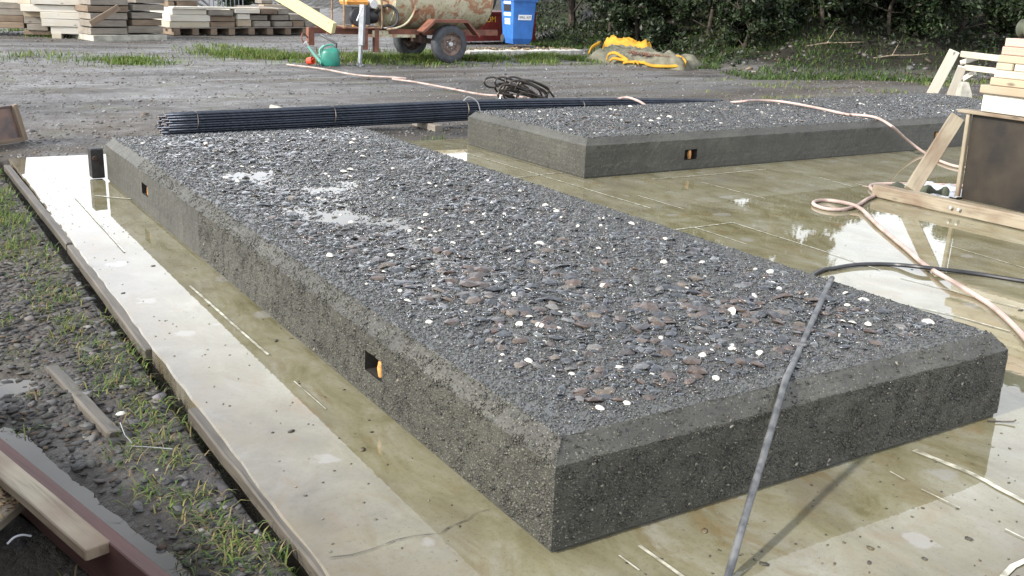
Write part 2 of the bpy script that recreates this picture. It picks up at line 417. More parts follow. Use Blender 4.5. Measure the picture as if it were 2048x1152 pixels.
def mat_ground():
    m, n, l, b = nt('gravel_yard_ground'); v = objc(n)
    xyz = n.new('ShaderNodeSeparateXYZ'); l.new(v, xyz.inputs[0])
    big = noise(n, l, mapped(n, l, v, (.55, 1.0, 1)), .55, 6, .6, .7); mid = noise(n, l, v, 3.5, 6, .65); fine = noise(n, l, v, 38, 5, .75)
    vo = N(n, 'ShaderNodeTexVoronoi', Scale=42.0); l.new(v, vo.inputs['Vector'])
    mud = ramp(n, l, mid, [(.3, (.02, .0185, .017)), (.7, (.056, .051, .046))])
    grav = ramp(n, l, fine, [(.25, (.05, .049, .047)), (.5, (.135, .134, .132)), (.78, (.27, .272, .276))])
    brown = ramp(n, l, fine, [(.25, (.04, .032, .022)), (.7, (.11, .09, .066))])
    # tyre-packed gravel beyond the slabs, mud near the pad
    yb = math_(n, l, 'ADD', xyz.outputs['Y'], math_(n, l, 'MULTIPLY', math_(n, l, 'SUBTRACT', big, .5), 5.0))
    far = ramp(n, l, math_(n, l, 'DIVIDE', yb, 20.0), [(.38, 0.0), (.56, 1.0)])
    streak = noise(n, l, mapped(n, l, v, (.22, 1.3, 1)), 1.1, 6, .6, .4)
    gfac = math_(n, l, 'MULTIPLY', far, ramp(n, l, streak, [(.40, .05), (.60, 1.0)]))
    c = mix(n, l, ramp(n, l, big, [(.4, 0.0), (.62, .9)]), mud, brown)
    c = mix(n, l, gfac, c, grav)
    spk = n.new('ShaderNodeSeparateColor'); l.new(vo.outputs['Color'], spk.inputs[0])
    c = mix(n, l, math_(n, l, 'MULTIPLY', ramp(n, l, spk.outputs[0], [(.75, 0.0), (.9, .6)]), math_(n, l, 'LESS_THAN', vo.outputs['Distance'], .34)), c, (.085, .08, .075))
    green = noise(n, l, v, 1.2, 6, .6, .4)
    c = mix(n, l, ramp(n, l, green, [(.56, 0.0), (.72, .5)]), c, (.09, .10, .035))
    # dark leaf litter on the bank
    zb = ramp(n, l, math_(n, l, 'ADD', xyz.outputs['Z'], math_(n, l, 'MULTIPLY', math_(n, l, 'SUBTRACT', mid, .5), .3)), [(.03, 0.0), (.16, 1.0)])
    litter = ramp(n, l, fine, [(.3, (.008, .008, .005)), (.6, (.022, .02, .013)), (.85, (.06, .052, .036))])
    c = mix(n, l, zb, c, litter)
    l.new(c, b.inputs['Base Color'])
    l.new(ramp(n, l, mid, [(.35, .42), (.65, .85)]), b.inputs['Roughness']); b.inputs['Specular IOR Level'].default_value = .35
    h = math_(n, l, 'ADD', fine, math_(n, l, 'MULTIPLY', vo.outputs['Distance'], -.6))
    bump(n, l, b, h, .8, .02)
    return m

def mat_water(name, c=(.05, .045, .035), rough=.01, bstr=.02):
    m, n, l, b = nt(name); v = objc(n)
    b.inputs['Base Color'].default_value = (*c, 1); b.inputs['Roughness'].default_value = rough; b.inputs['IOR'].default_value = 1.33
    bump(n, l, b, noise(n, l, v, 14, 3), bstr, .003); return m

def mat_tank():
    m, n, l, b = nt('rusty_cream_tank'); v = objc(n)
    big = noise(n, l, mapped(n, l, v, (1.6, 1.2, .9)), 2.3, 6, .6, 1.4); fine = noise(n, l, v, 26, 5)
    c = ramp(n, l, noise(n, l, v, 5, 5), [(.3, (.33, .315, .20)), (.7, (.47, .45, .33))])
    c = mix(n, l, ramp(n, l, big, [(.50, 0.0), (.56, .8), (.70, .35)]), c, (.26, .075, .025))
    c = mix(n, l, ramp(n, l, fine, [(.56, 0.0), (.68, .7)]), c, (.13, .055, .03))
    l.new(c, b.inputs['Base Color']); b.inputs['Roughness'].default_value = .6
    bump(n, l, b, fine, .2, .004); return m

def mat_rust(name, c=(.085, .035, .024), c2=(.19, .075, .045)):
    return mat_plain(name, c, .8, .4, 9, .3, c2)

M = {}
M['pad'] = mat_pad(); M['slab_side'] = mat_slab('pitted_slab_concrete'); M['slab_top'] = mat_slab('slab_top_mortar', True); M['ground'] = mat_ground()
M['agg'] = mat_attr('washed_aggregate', .34, .45, .5, 90, .25); M['grit'] = mat_attr('face_grit', .5, .2, .4, 90, .3)
M['slate'] = mat_attr('wet_slate_aggregate', .24, .8, .5, 70, .2)
M['shell'] = mat_plain('white_shell', (.64, .61, .53), .45, .32, 70, .3)
M['mudstone'] = mat_attr('muddy_stones', .75, 0, .25, 60, .4)
M['gravel'] = mat_attr('loose_gravel', .6, .15, .4, 60, .3)
M['grass'] = mat_attr('grass_blades', .55, 0, .35, 20, 0, .35)
M['leaf'] = mat_attr('tree_leaves', .5, 0, .4, 3, 0, .25)
M['water'] = mat_water('puddle_water'); M['slabwater'] = mat_water('slab_puddle_water', (.075, .07, .05), .02, .03)
M['pale_wood'] = mat_wood('fresh_sawn_pine', (.43, .40, .315), .78, .7, True, (.40, .30, .17), .3)
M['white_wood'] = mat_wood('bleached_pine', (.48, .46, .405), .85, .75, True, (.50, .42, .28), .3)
M['pink_wood'] = mat_wood('pink_treated_pine', (.44, .315, .255), .85, .7, False, (.52, .32, .22), .25)
M['tan_wood'] = mat_wood('tan_sawn_pine', (.34, .285, .205), .75, .75, True, (.30, .20, .11), .4)
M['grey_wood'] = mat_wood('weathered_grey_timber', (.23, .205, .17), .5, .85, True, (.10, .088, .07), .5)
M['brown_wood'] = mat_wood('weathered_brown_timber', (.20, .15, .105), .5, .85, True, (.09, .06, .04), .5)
M['wet_wood'] = mat_wood('wet_edging_board', (.088, .077, .06), .4, .6, True, (.035, .03, .023), .7)
M['muddy_wood'] = mat_wood('muddy_pine', (.27, .235, .17), .6, .75, True, (.12, .07, .04), .75)
M['red_wood'] = mat_wood('red_stained_board', (.085, .036, .03), .5, .7, False, (.05, .026, .022), .5)
M['black_ply'] = mat_plain('oiled_black_ply', (.010, .009, .008), .45, .5, 3, .15, (.036, .029, .021), 0.0, .2)
M['rust'] = mat_rust('rusty_steel'); M['rust_dark'] = mat_plain('dark_rust', (.05, .026, .018), .85, .4, 9, .3)
M['rebar'] = mat_plain('blue_black_steel_bar', (.032, .040, .056), .38, .3, 30, .3, None, .55)
M['rebar_end'] = mat_plain('rusted_bar_end', (.22, .15, .08), .85, .4, 40, .2)
M['bent'] = mat_plain('brown_black_bar', (.022, .02, .018), .45, .4, 20, .3, (.05, .04, .03), .3)
M['wire'] = mat_plain('tie_wire', (.12, .10, .085), .5, .3, 20, 0, None, .5)
M['pinkhose'] = mat_plain('pink_rubber_hose', (.40, .305, .27), .6, .2, 5, .1, (.25, .185, .16))
M['blackhose'] = mat_plain('black_rubber_hose', (.022, .023, .026), .42, .3, 18, .1)
M['pipe'] = mat_plain('mud_smeared_black_pipe', (.032, .034, .037), .5, .5, 24, .3, (.12, .123, .124))
M['tank'] = mat_tank(); M['tyre'] = mat_plain('worn_tyre_rubber', (.045, .05, .057), .75, .25, 12, .2)
M['rim'] = mat_plain('rusty_rim', (.16, .12, .10), .7, .4, 14, .2, (.07, .045, .035)); M['hub'] = mat_plain('galvanised_hub', (.42, .42, .42), .45, .2, 20, 0, None, .6)
M['galv'] = mat_plain('galvanised_post', (.22, .235, .25), .5, .15, 10, .05, None, .3)
M['orange'] = mat_plain('orange_engine', (.60, .27, .06), .5, .2, 8, 0); M['dark'] = mat_plain('dark_engine', (.03, .03, .032), .5, .3, 10, .1); M['silver'] = mat_plain('silver_part', (.55, .55, .55), .4, .15, 10, 0, None, .4)
M['tubeframe'] = mat_plain('tan_tube_frame', (.25, .16, .09), .6, .3, 12, 0)
M['yellowbeam'] = mat_wood('pale_yellow_painted_beam', (0.528, 0.480, 0.264), .85, .6, True, (.52, .42, .2), .25)
M['blue'] = mat_plain('blue_bin_plastic', (.035, .15, .46), .45, .12, 5, .04); M['bluelid'] = mat_plain('blue_lid_plastic', (.04, .165, .48), .45, .12, 5, .04)
M['white'] = mat_plain('white_label', (.75, .77, .8), .5, .06, 8, 0); M['ink'] = mat_plain('label_ink', (.02, .02, .022), .6, .1, 8, 0)
M['redbox'] = mat_plain('red_painted_steel', (.19, .024, .018), .55, .25, 5, .08, (.11, .02, .016)); M['yellowpaint'] = mat_plain('yellow_lettering', (.70, .42, .04), .6, .15, 12, 0)
M['greytank'] = mat_plain('grey_green_drum', (.10, .12, .125), .5, .25, 5, .08)
M['green'] = mat_plain('teal_green_plastic', (.018, .17, .125), .38, .15, 6, .03); M['palegreen'] = mat_plain('pale_green_plastic', (.16, .40, .33), .42, .15, 6, .03)
M['redcap'] = mat_plain('orange_red_plastic', (.62, .07, .03), .45, .15, 8, 0)
M['kerb'] = mat_plain('white_concrete_kerb', (.50, .49, .45), .85, .25, 5, .3); M['block'] = mat_plain('pale_concrete', (.36, .35, .30), .85, .2, 7, .3)
M['tarp_grey'] = mat_plain('grey_olive_canvas', (.13, .126, .092), .8, .22, 6, .3, None, 0, .3, 45); M['tarp_yellow'] = mat_plain('yellow_canvas', (.42, .225, .018), .7, .15, 6, .2, None, 0, .3, 45)
M['chain'] = mat_plain('rusty_chain', (.14, .055, .035), .8, .3, 30, .2)
M['olive_cloth'] = mat_plain('dark_olive_cloth', (.075, .085, .06), .85, .3, 9, .35, None, 0, .3, 50)
M['rustplate'] = mat_plain('rusty_plate', (.13, .075, .055), .45, .4, 6, .2, (.06, .05, .05)); M['rubber'] = mat_plain('black_block', (.018, .017, .016), .6, .4, 25, .5)
M['plug'] = mat_plain('orange_plastic_plug', (.50, .24, .07), .55, .5, 30, 0); M['recess'] = mat_plain('dark_recess', (.02, .017, .013), .8, .3, 20, .2)
M['bark'] = mat_plain('dark_bark', (.055, .045, .035), .9, .35, 9, .6, None, 0, .3, 30, .02)
M['plastic'] = mat_plain('clear_white_sheet', (.55, .57, .58), .25, .15, 8, .1); M['chalk'] = mat_plain('chalky_paint', (.46, .45, .37), .3, .25, 22, .05, (.17, .16, .11))
M['crack'] = mat_plain('dark_crack', (.05, .045, .035), .9, .2, 20, 0); M['twig'] = mat_plain('dry_twig', (.24, .19, .13), .85, .3, 20, .2)
M['bluelitter'] = mat_plain('blue_litter', (.08, .2, .55), .4, .2, 20, .1)
M['steelfence'] = mat_plain('grey_steel_bars', (.16, .18, .21), .5, .2, 10, 0, None, .4)

# ------------------------------------------------------------------ the ground
def bank_d(x, y):
    x = np.asarray(x, float); y = np.asarray(y, float)
    return np.minimum((x - 12.2) - .1 * (y - 11), .347 * (x - 12.2) + .938 * (y - 11.3))
def gz(x, y):
    x = np.asarray(x, float); y = np.asarray(y, float)
    z = -.018 + .02 * (fbm(x * .6, y * .6, 3) - .5) + .012 * (fbm(x * 3, y * 3, 5) - .5)
    nearl = sstep(-.45, -.62, x) * sstep(9.5, 7.5, y)
    z = z + nearl * (-.012 + .035 * (fbm(x * 2.2, y * 2.2, 8) - .5) + .016 * (fbm(x * 9, y * 9, 9, 3) - .5))
    xl = -.82 - .25 * (y - .5)
    pud = sstep(.07, -.07, x - xl) * sstep(1.85, 1.45, y) + np.exp(-((x + 1.03) ** 2 + (y - 1.9) ** 2) / .02)
    z = z - (.034 + .012 * sstep(1.3, .9, y)) * np.minimum(pud, 1)
    # ruts across the yard
    z = z - .03 * np.exp(-((y - 10.6 - .05 * x) / .35) ** 2) - .03 * np.exp(-((y - 12.6 - .05 * x) / .4) ** 2) * sstep(9, 7, x)
    d = bank_d(x, y)
    z = z + 2.7 * sstep(0, 7.0, d) + .25 * sstep(.3, 2, d) * (fbm(x * 1.1, y * 1.1, 21) - .4)
    # under the pad and under the slot beside it
    pad = sstep(-.585, -.545, x) * sstep(6.66 - .065 * 0, 6.60, y + .065 * np.maximum(x, 0)) * sstep(11.3, 10.9, x)
    return z * (1 - pad) + (-.14) * pad
def lines(*segs):
    out = []
    for a, b, st in segs:
        n = max(1, int(round((b - a) / st))); out += [a + (b - a) * i / n for i in range(n)]
    return np.array(out + [segs[-1][1]])
gx = lines((-160, -30, 20), (-30, -8, 3), (-8, -3, .5), (-3, -.4, .028), (-.4, 11.5, .22), (11.5, 24, .16), (24, 40, .6), (40, 160, 10))
gy = lines((-100, -20, 10), (-20, -2, 1.5), (-2, 6.4, .035), (6.4, 7.6, .05), (7.6, 26, .13), (26, 45, .6), (45, 200, 15))
GX, GY = np.meshgrid(gx, gy)
GV = np.stack([GX, GY, gz(GX, GY)], -1).reshape(-1, 3)
nx_, ny_ = len(gx), len(gy)
I = (np.arange(ny_ - 1)[:, None] * nx_ + np.arange(nx_ - 1)[None]).ravel()
ground = mesh_obj('ground', GV, np.stack([I, I + 1, I + nx_ + 1, I + nx_], -1), M['ground'], None, True)
tag(ground, kind='structure')

# ------------------------------------------------------------------ concrete pad
padpoly = [(-.555, -3.2), (11, -3.2), (11, 5.87), (3.4, 6.377), (-.48, 6.60)]
def pad_mesh():
    # edge points with slight wander so the arris is not ruler straight
    pts = []
    for i, (a, b) in enumerate(zip(padpoly, padpoly[1:] + padpoly[:1])):
        n = max(1, int(math.dist(a, b) / .09))
        for k in range(n):
            t = k / n; j = .004 if i in (3, 4) else 0
            pts.append((a[0] + (b[0]-a[0]) * t + random.uniform(-j, j), a[1] + (b[1]-a[1]) * t + random.uniform(-j, j)))
    n = len(pts); cx_, cy_ = 5.0, 1.5
    V = [(x, y, 0.0) for x, y in pts] + [(x + .006 * np.sign(x - cx_), y + .006 * np.sign(y - cy_), -.006) for x, y in pts] + [(x + .006 * np.sign(x - cx_), y + .006 * np.sign(y - cy_), -.16) for x, y in pts]
    F = [tuple(range(n))]
    for s in (0, n):
        for k in range(n): F.append((s + (k + 1) % n, s + k, s + n + k, s + n + (k + 1) % n))
    return V, F
V_, F_p = pad_mesh()
pad = mesh_obj('concrete_pad', V_, F_p, M['pad']); tag(pad, kind='structure')

def strip(name, pts, w, z, mat, parent, wob=.15, step=.05):
    P = []
    for a, b in zip(pts[:-1], pts[1:]):
        n = max(1, int(math.dist(a[:2], b[:2]) / step)); P += [(a[0] + (b[0]-a[0]) * k / n, a[1] + (b[1]-a[1]) * k / n) for k in range(n)]
    P.append(pts[-1][:2]); V = []; F = []
    for i, p in enumerate(P):
        a = P[max(0, i-1)]; b = P[min(len(P)-1, i+1)]; d = math.dist(a, b) or 1; nx, ny = -(b[1]-a[1]) / d, (b[0]-a[0]) / d
        w1 = w * .5 * (1 + random.uniform(-wob, wob) * 2); w2 = w * .5 * (1 + random.uniform(-wob, wob) * 2)
        V += [(p[0] + nx * w1, p[1] + ny * w1, z), (p[0] - nx * w2, p[1] - ny * w2, z)]
    for i in range(len(P)-1): F.append((2*i, 2*i+1, 2*i+3, 2*i+2))
    return mesh_obj(name, V, F, mat, parent)
for k, (pts, w) in enumerate([
    ([(-0.176, 2.730, 0.000), (-0.168, 2.184, 0.000), (-0.158, 1.704, 0.000)], .016), ([(-0.165, 1.405, 0.000), (-0.158, 1.121, 0.000)], .006), ([(-0.296, 4.956, 0.000), (-0.309, 3.465, 0.000)], .014), ([(-0.176, 4.958, 0.000), (0.005, 4.768, 0.000)], .03),
    ([(2.942, 5.626, 0.000), (2.964, 4.664, 0.000), (2.994, 3.240, 0.000)], .016), ([(2.688, 4.502, 0.000), (3.219, 4.567, 0.000)], .018), ([(2.712, 2.684, 0.000), (3.212, 2.687, 0.000)], .016), ([(3.212, 2.687, 0.000), (3.185, 1.948, 0.000), (3.150, 1.501, -0.000)], .014),
    ([(3.125, 1.354, 0.000), (3.222, 0.691, 0.000), (3.281, 0.171, 0.000)], .014), ([(2.889, 2.679, 0.000), (2.882, 2.221, 0.000)], .013), ([(3.981, 3.831, 0.000), (3.988, 3.169, 0.000)], .013), ([(5.057, 3.616, 0.000), (4.998, 3.242, 0.000)], .013),
    ([(3.701, 4.069, 0.000), (4.277, 4.052, 0.000), (4.920, 4.074, -0.000)], .018), ([(3.185, 3.605, 0.000), (3.191, 3.125, 0.000)], .013), ([(5.130, 3.319, 0.000), (5.077, 2.651, 0.000)], .012),
    ([(1.389, -0.046, 0.000), (1.407, -0.245, 0.000), (1.380, -0.451, 0.000), (1.361, -0.797, 0.000)], .030), ([(0.228, -0.076, 0.000), (0.232, -0.256, 0.000), (0.232, -0.377, 0.000)], .014), ([(0.151, -0.089, 0.000), (0.153, -0.169, 0.000)], .008), ([(1.176, -0.232, 0.000), (1.178, -0.362, 0.000)], .007), ([(1.189, -0.110, 0.000), (1.182, -0.170, 0.000)], .007),
    ([(4.007, 1.683, 0.000), (3.952, 1.144, 0.000)], .010), ([(2.747, 1.004, 0.000), (2.802, 0.826, 0.000), (2.833, 0.545, 0.000)], .016), ([(0.951, -0.641, 0.000), (1.022, -0.624, 0.000), (1.102, -0.622, 0.000)], .022), ([(1.184, -0.498, 0.000), (1.183, -0.572, 0.000)], .008)]):
    strip('painted_line', pts, w * .72, .004, M['chalk'], pad, .12)
strip('crack', [(-0.504, 0.258, 0.000), (-0.450, 0.242, 0.000), (-0.389, 0.241, 0.000), (-0.319, 0.253, 0.000), (-0.264, 0.248, 0.000), (-0.200, 0.228, 0.000), (-0.151, 0.248, 0.000), (-0.096, 0.255, 0.000), (-0.062, 0.277, 0.000), (-0.020, 0.276, 0.000)], .0022, .0035, M['crack'], pad, .5, .015)  # thin dark strip laid on the pad as the crack line
# bits of grit and leaf lying on the pad
n = 900
px_ = np.concatenate([RNG.uniform(-.5, 0, 260), RNG.uniform(.1, 3.2, 420), RNG.uniform(2.0, 6, 220)]); py_ = np.concatenate([RNG.uniform(-.6, 6.3, 260), RNG.uniform(-1.2, -.03, 420), RNG.uniform(-1, 4.2, 220)])
sz = RNG.uniform(.0012, .0042, n) * (1 + (RNG.random(n) < .05) * 1.6)
V_, F_ = scatter(ico(), np.stack([px_, py_, .0012 + sz * .12], -1), np.stack([sz * 1.6, sz, sz * .22], -1), .05)
o = mesh_obj('grit', V_, F_, M['gravel'], pad, False, percol(palette(n, [(.05, .045, .035), (.10, .08, .05), (.16, .15, .13)], [5, 2, 1]), 12)); tag(o, kind='stuff')

# ------------------------------------------------------------------ the two precast slabs
def shell_mesh(seed):
    r = random.Random(seed); V = [(0, 0, .62)]; F = []; n = 8
    for ri, (rad, z) in enumerate(((.45, .52), (.82, .27), (1.0, 0.0))):
        for k in range(n):
            a = 2 * math.pi * k / n; e = 1.0 - .22 * (math.cos(a) > .6) * (rad > .5)
            V.append((rad * math.cos(a) * e * 1.2 + r.uniform(-.03, .03), rad * math.sin(a) * .9 * e + r.uniform(-.03, .03), z + r.uniform(-.04, .04)))
    for k in range(n): F.append((0, 1 + k, 1 + (k + 1) % n))
    for ri in range(2):
        for k in range(n): F.append((1 + ri*n + k, 1 + (ri+1)*n + k, 1 + (ri+1)*n + (k+1) % n, 1 + ri*n + (k+1) % n))
    me = bpy.data.meshes.new('shell'); me.from_pydata(V, [], F); me.materials.append(M['shell'])
    me.polygons.foreach_set('use_smooth', [True] * len(me.polygons)); return me
SHELLS = [shell_mesh(i) for i in range(5)]
def mat_stonepiece():
    m, n, l, b = nt('large_aggregate_stone'); oi = n.new('ShaderNodeObjectInfo'); v = objc(n)
    c = ramp(n, l, oi.outputs['Random'], [(0.0, (.02, .0225, .026)), (.30, (.04, .044, .05)), (.45, (.04, .03, .026)), (.62, (.066, .043, .030)), (.78, (.052, .036, .028)), (.88, (.10, .078, .056)), (1.0, (.10, .108, .115))])
    f = noise(n, l, v, 2.2, 4); c = mix(n, l, 1.0, c, ramp(n, l, f, [(.3, .6), (.7, 1.35)]), 'MULTIPLY')
    l.new(c, b.inputs['Base Color']); b.inputs['Roughness'].default_value = .3; b.inputs['Coat Weight'].default_value = .3; b.inputs['Coat Roughness'].default_value = .1
    bump(n, l, b, noise(n, l, v, 6, 3), .3, .08); return m
M['stonepiece'] = mat_stonepiece()
def stone_mesh(seed):
    U, F = ico(); r = np.random.default_rng(seed); V = U * (1 + r.uniform(-.28, .28, U.shape)) * np.array([1, .72, .42])
    me = bpy.data.meshes.new('stone'); me.from_pydata(V.tolist(), [], F.tolist()); me.materials.append(M['stonepiece']); return me
STONES = [stone_mesh(40 + i) for i in range(10)]

def make_slab(name, label, loc, rz, W, L, h, c, T, holes, fine_fn, seed, shells_n, flakes_n, near_first):
    rng = np.random.default_rng(seed); rr = random.Random(seed)
    root = empty(name, loc, rz, True); tag(root, label, 'concrete slab', 'precast slabs with shell aggregate tops')
    # perimeter
    def side_pts(a0, a1, extra):
        ts = [c * 1.05] + list(np.arange(.08, a1 - .08, .035)) + [a1 - c * 1.05] + list(extra); return sorted(set(round(t, 4) for t in ts))
    left = [u for hs in holes if hs[0] == 'left' for u in hs[1:3]]; front = [u for hs in holes if hs[0] == 'front' for u in hs[1:3]]
    per = [(0, 0, 'c')]
    per += [(x, 0, 'front') for x in side_pts(0, W, front)] + [(W, 0, 'c')] + [(W, y, 'right') for y in side_pts(0, L, [])] + [(W, L, 'c')]
    per += [(x, L, 'back') for x in side_pts(0, W, [])[::-1]] + [(0, L, 'c')] + [(0, y, 'left') for y in side_pts(0, L, left)[::-1]]
    zs = sorted(set([.012, .05, .215, h] + [z for hs in holes for z in hs[3:5]]))
    prof = [(0.0, z, 0) for z in zs] + [(c * .5, (h + T) / 2, 1), (c, T, 2)]
    nrm = {'front': (0, -1), 'back': (0, 1), 'left': (-1, 0), 'right': (1, 0)}
    V = []; F = []; n = len(per)
    for (ins, z, lv) in prof:
        for (x, y, sd) in per:
            nx, ny = nrm.get(sd, (np.sign(x - W/2) * .7, np.sign(y - L/2) * .7))
            inx = min(max(x, ins), W - ins); iny = min(max(y, ins), L - ins)
            a = .0016 if lv == 0 else .002
            if lv == 0 and z == zs[-1]: a = .0028
            j = rr.uniform(-a, a)
            if z >= h - .001 and rr.random() < .03: j -= rr.uniform(.002, .007)
            V.append((inx + nx * j, iny + ny * j, z + (rr.uniform(-a, a) if lv else 0) + (rr.uniform(-.0025, .0025) if z == h else 0)))
    for i in range(len(prof) - 1):
        for k in range(n):
            k2 = (k + 1) % n; a = per[k]; b = per[k2]; za, zb = prof[i][1], prof[i+1][1]; skip = False
            for hs in holes:
                mid = ((a[0] + b[0]) / 2, (a[1] + b[1]) / 2, (za + zb) / 2); t = mid[1] if hs[0] == 'left' else mid[0]
                onside = (hs[0] == 'left' and abs(mid[0]) < 1e-6) or (hs[0] == 'front' and abs(mid[1]) < 1e-6)
                if onside and hs[1] < t < hs[2] and hs[3] < mid[2] < hs[4] and i < len(zs) - 1: skip = True
            if not skip: F.append((i*n + k, i*n + k2, (i+1)*n + k2, (i+1)*n + k))
    body = mesh_obj('body', V, F, M['slab_side'], root)
    # a slightly set-in foot so a dark joint shows under the arris
    mb = MB(); mb.box((W/2, L/2, .006), (W - .016, L - .016, .011)); mb.build('foot', M['slab_side'], root)
    # top
    xs = np.linspace(c, W - c, int((W - 2*c) / .025)); ys = np.linspace(c, L - c, int((L - 2*c) / .03)); X, Y = np.meshgrid(xs, ys)
    def topz(x, y):
        e = np.minimum(np.minimum(x - c, W - c - x), np.minimum(y - c, L - c - y)); k = sstep(.02, .22, e)
        return T - .001 + k * (.050 * (fbm(x * 2.1 + seed, y * 1.7, seed) - .52) + .006 * (fbm(x * 14, y * 14, seed + 3, 2) - .5))
    Z = topz(X, Y); TV = np.stack([X, Y, Z], -1).reshape(-1, 3); a_, b_ = len(xs), len(ys)
    I = (np.arange(b_ - 1)[:, None] * a_ + np.arange(a_ - 1)[None]).ravel()
    mesh_obj('top_surface', TV, np.stack([I, I + 1, I + a_ + 1, I + a_], -1), M['slab_top'], root, True)
    mb = MB(); mb.add([(c + .15, c + .15, T - .0112), (W - c - .15, c + .15, T - .0112), (W - c - .15, L - c - .15, T - .0112), (c + .15, L - c - .15, T - .0112)], [(0, 1, 2, 3)]); mb.build('standing_water', M['slabwater'], root)
    # fine washed grit over the whole top
    P, S = fine_fn(rng, W, L, c); P3 = np.stack([P[:, 0], P[:, 1], topz(P[:, 0], P[:, 1]) + S * .12], -1)
    SS = np.stack([S, S * rng.uniform(.6, 1, len(S)), S * rng.uniform(.32, .62, len(S))], -1)
    V1, F1 = scatter(octa(), P3, SS, .35, .3, rng)
    C1 = palette(len(S), [(.026, .028, .0275), (.045, .0475, .0455), (.074, .077, .073), (.029, .026, .022), (.17, .166, .15)], [5, 4, 2.0, 2, .5], .3, rng)
    g = mesh_obj('fine_aggregate', V1, F1, M['agg'], root, False, percol(C1, 6)); tag(g, kind='stuff')
    # grit standing out of the near faces and arrises
    if near_first > 200:
        m1, m2 = 20000, 14000
        yy = rng.random(m1) ** 1.35 * 3.2; zz_ = rng.uniform(.015, h + .004, m1); ov = np.clip(zz_ - h, 0, None); Pl = np.stack([ov * c / (T - h) + .0005, np.maximum(yy, .002 + ov), np.minimum(zz_, T)], -1)
        xx = rng.uniform(.004, W - .004, m2); zz_ = rng.uniform(.015, h, m2); ov = np.clip(zz_ - h, 0, None); Pf = np.stack([xx, ov * c / (T - h) + .0005, np.minimum(zz_, T)], -1)
        ex = 5000; t_ = rng.random(ex); yl = rng.random(ex) ** 1.3 * 4.5; xf = rng.uniform(0, W, ex); half = rng.random(ex) < .88
        Pc = np.where(half[:, None], np.stack([t_ * c, np.maximum(yl, t_ * c), h + t_ * (T - h)], -1), np.stack([np.clip(xf, t_ * c, W - t_ * c), t_ * c, h + t_ * (T - h)], -1))
        PP = np.concatenate([Pl, Pf, Pc]); inh = np.zeros(len(PP), bool)
        for hs in holes: inh |= (PP[:, 0] < .004) & (PP[:, 1] > hs[1] - .004) & (PP[:, 1] < hs[2] + .004) & (PP[:, 2] > hs[3] - .004) & (PP[:, 2] < hs[4] + .004)
        PP = PP[~inh]; s_ = rng.uniform(.0015, .0046, len(PP)) * (1 + (rng.random(len(PP)) < .03)); V1, F1 = scatter(octa(), PP, np.stack([s_, s_, s_ * .8], -1), .5, .3, rng)
        g = mesh_obj('face_grit', V1, F1, M['grit'], root, False, percol(palette(len(PP), [(.038, .037, .029), (.058, .056, .044), (.02, .02, .017), (.12, .116, .092)], [4, 3, 3, .6], .3, rng), 6)); tag(g, kind='stuff')
    # larger flakes
    mg = c + .085
    def spots(m, mar):
        q = np.stack([rng.uniform(c + mar, W - c - mar, m), rng.uniform(c + mar, L - c - mar, m)], -1); return q
    Q = spots(flakes_n, .055); fs = rng.lognormal(math.log(.0125), .36, flakes_n).clip(.006, .034)
    cl_ = vnoise(Q[:, 0] * 2.3, Q[:, 1] * 1.6, seed + 9); fs *= .8 + .5 * cl_
    if near_first > 200: fs *= 1 + .22 * np.exp(-(((Q[:, 0] - 1.0) / .7) ** 2 + ((Q[:, 1] - .8) / .9) ** 2))
    edge = np.minimum(np.minimum(Q[:, 0] - c, W - c - Q[:, 0]), np.minimum(Q[:, 1] - c, L - c - Q[:, 1])); fs *= .55 + .45 * sstep(.06, .20, edge)
    camd = np.hypot(loc[0] + Q[:, 0] * math.cos(rz) - Q[:, 1] * math.sin(rz) + 1.35, loc[1] + Q[:, 1] * math.cos(rz) + Q[:, 0] * math.sin(rz) + 1.87)
    order = np.argsort(-fs / camd); big = order[:near_first]; rest = order[near_first:]
    for i in big:
        s = fs[i]; m = Matrix.Translation((Q[i, 0], Q[i, 1], float(topz(Q[i, 0], Q[i, 1])) + s * .10)) @ Matrix.Rotation(rng.uniform(0, 6.28), 4, 'Z') @ Matrix.Rotation(rng.normal(0, .25), 4, 'X') @ Matrix.Diagonal((s, s, s * .75, 1))
        share('stone', STONES[int(rng.integers(10))], m, root)
    fr = fs[rest]; P3 = np.stack([Q[rest, 0], Q[rest, 1], topz(Q[rest, 0], Q[rest, 1]) + fr * .1], -1)
    V1, F1 = scatter(ico(), P3, np.stack([fr * 1.15, fr * rng.uniform(.5, .85, len(fr)), fr * rng.uniform(.16, .34, len(fr))], -1), .24, .30, rng)
    C1 = palette(len(fr), [(.016, .0185, .021), (.033, .037, .041), (.046, .031, .022), (.03, .022, .018), (.08, .083, .083)], [5, 4, .9, 1.2, 1.0], .3, rng)
    g = mesh_obj('flat_aggregate', V1, F1, M['slate'], root, False, percol(C1, 12)); tag(g, kind='stuff')
    Q = spots(shells_n, .09)
    if near_first > 200: Q[: shells_n * 5 // 12, 1] = c + .1 + rng.random(shells_n * 5 // 12) * 2.2
    for i in range(shells_n):
        s = float(np.clip(rng.lognormal(math.log(.0112), .38), .005, .024)); x, y = Q[i]
        flip = Matrix.Rotation(math.pi, 4, 'X') if rng.random() < .1 else Matrix.Identity(4)
        m = Matrix.Translation((x, y, float(topz(x, y)) + s * rng.uniform(0, .28))) @ Matrix.Rotation(rng.uniform(0, 6.28), 4, 'Z') @ Matrix.Rotation(rng.normal(0, .5), 4, 'X') @ flip @ Matrix.Diagonal((s, s * rng.uniform(.75, 1), s * rng.uniform(.6, 1), 1))
        share('shell', SHELLS[int(rng.integers(5))], m, root)
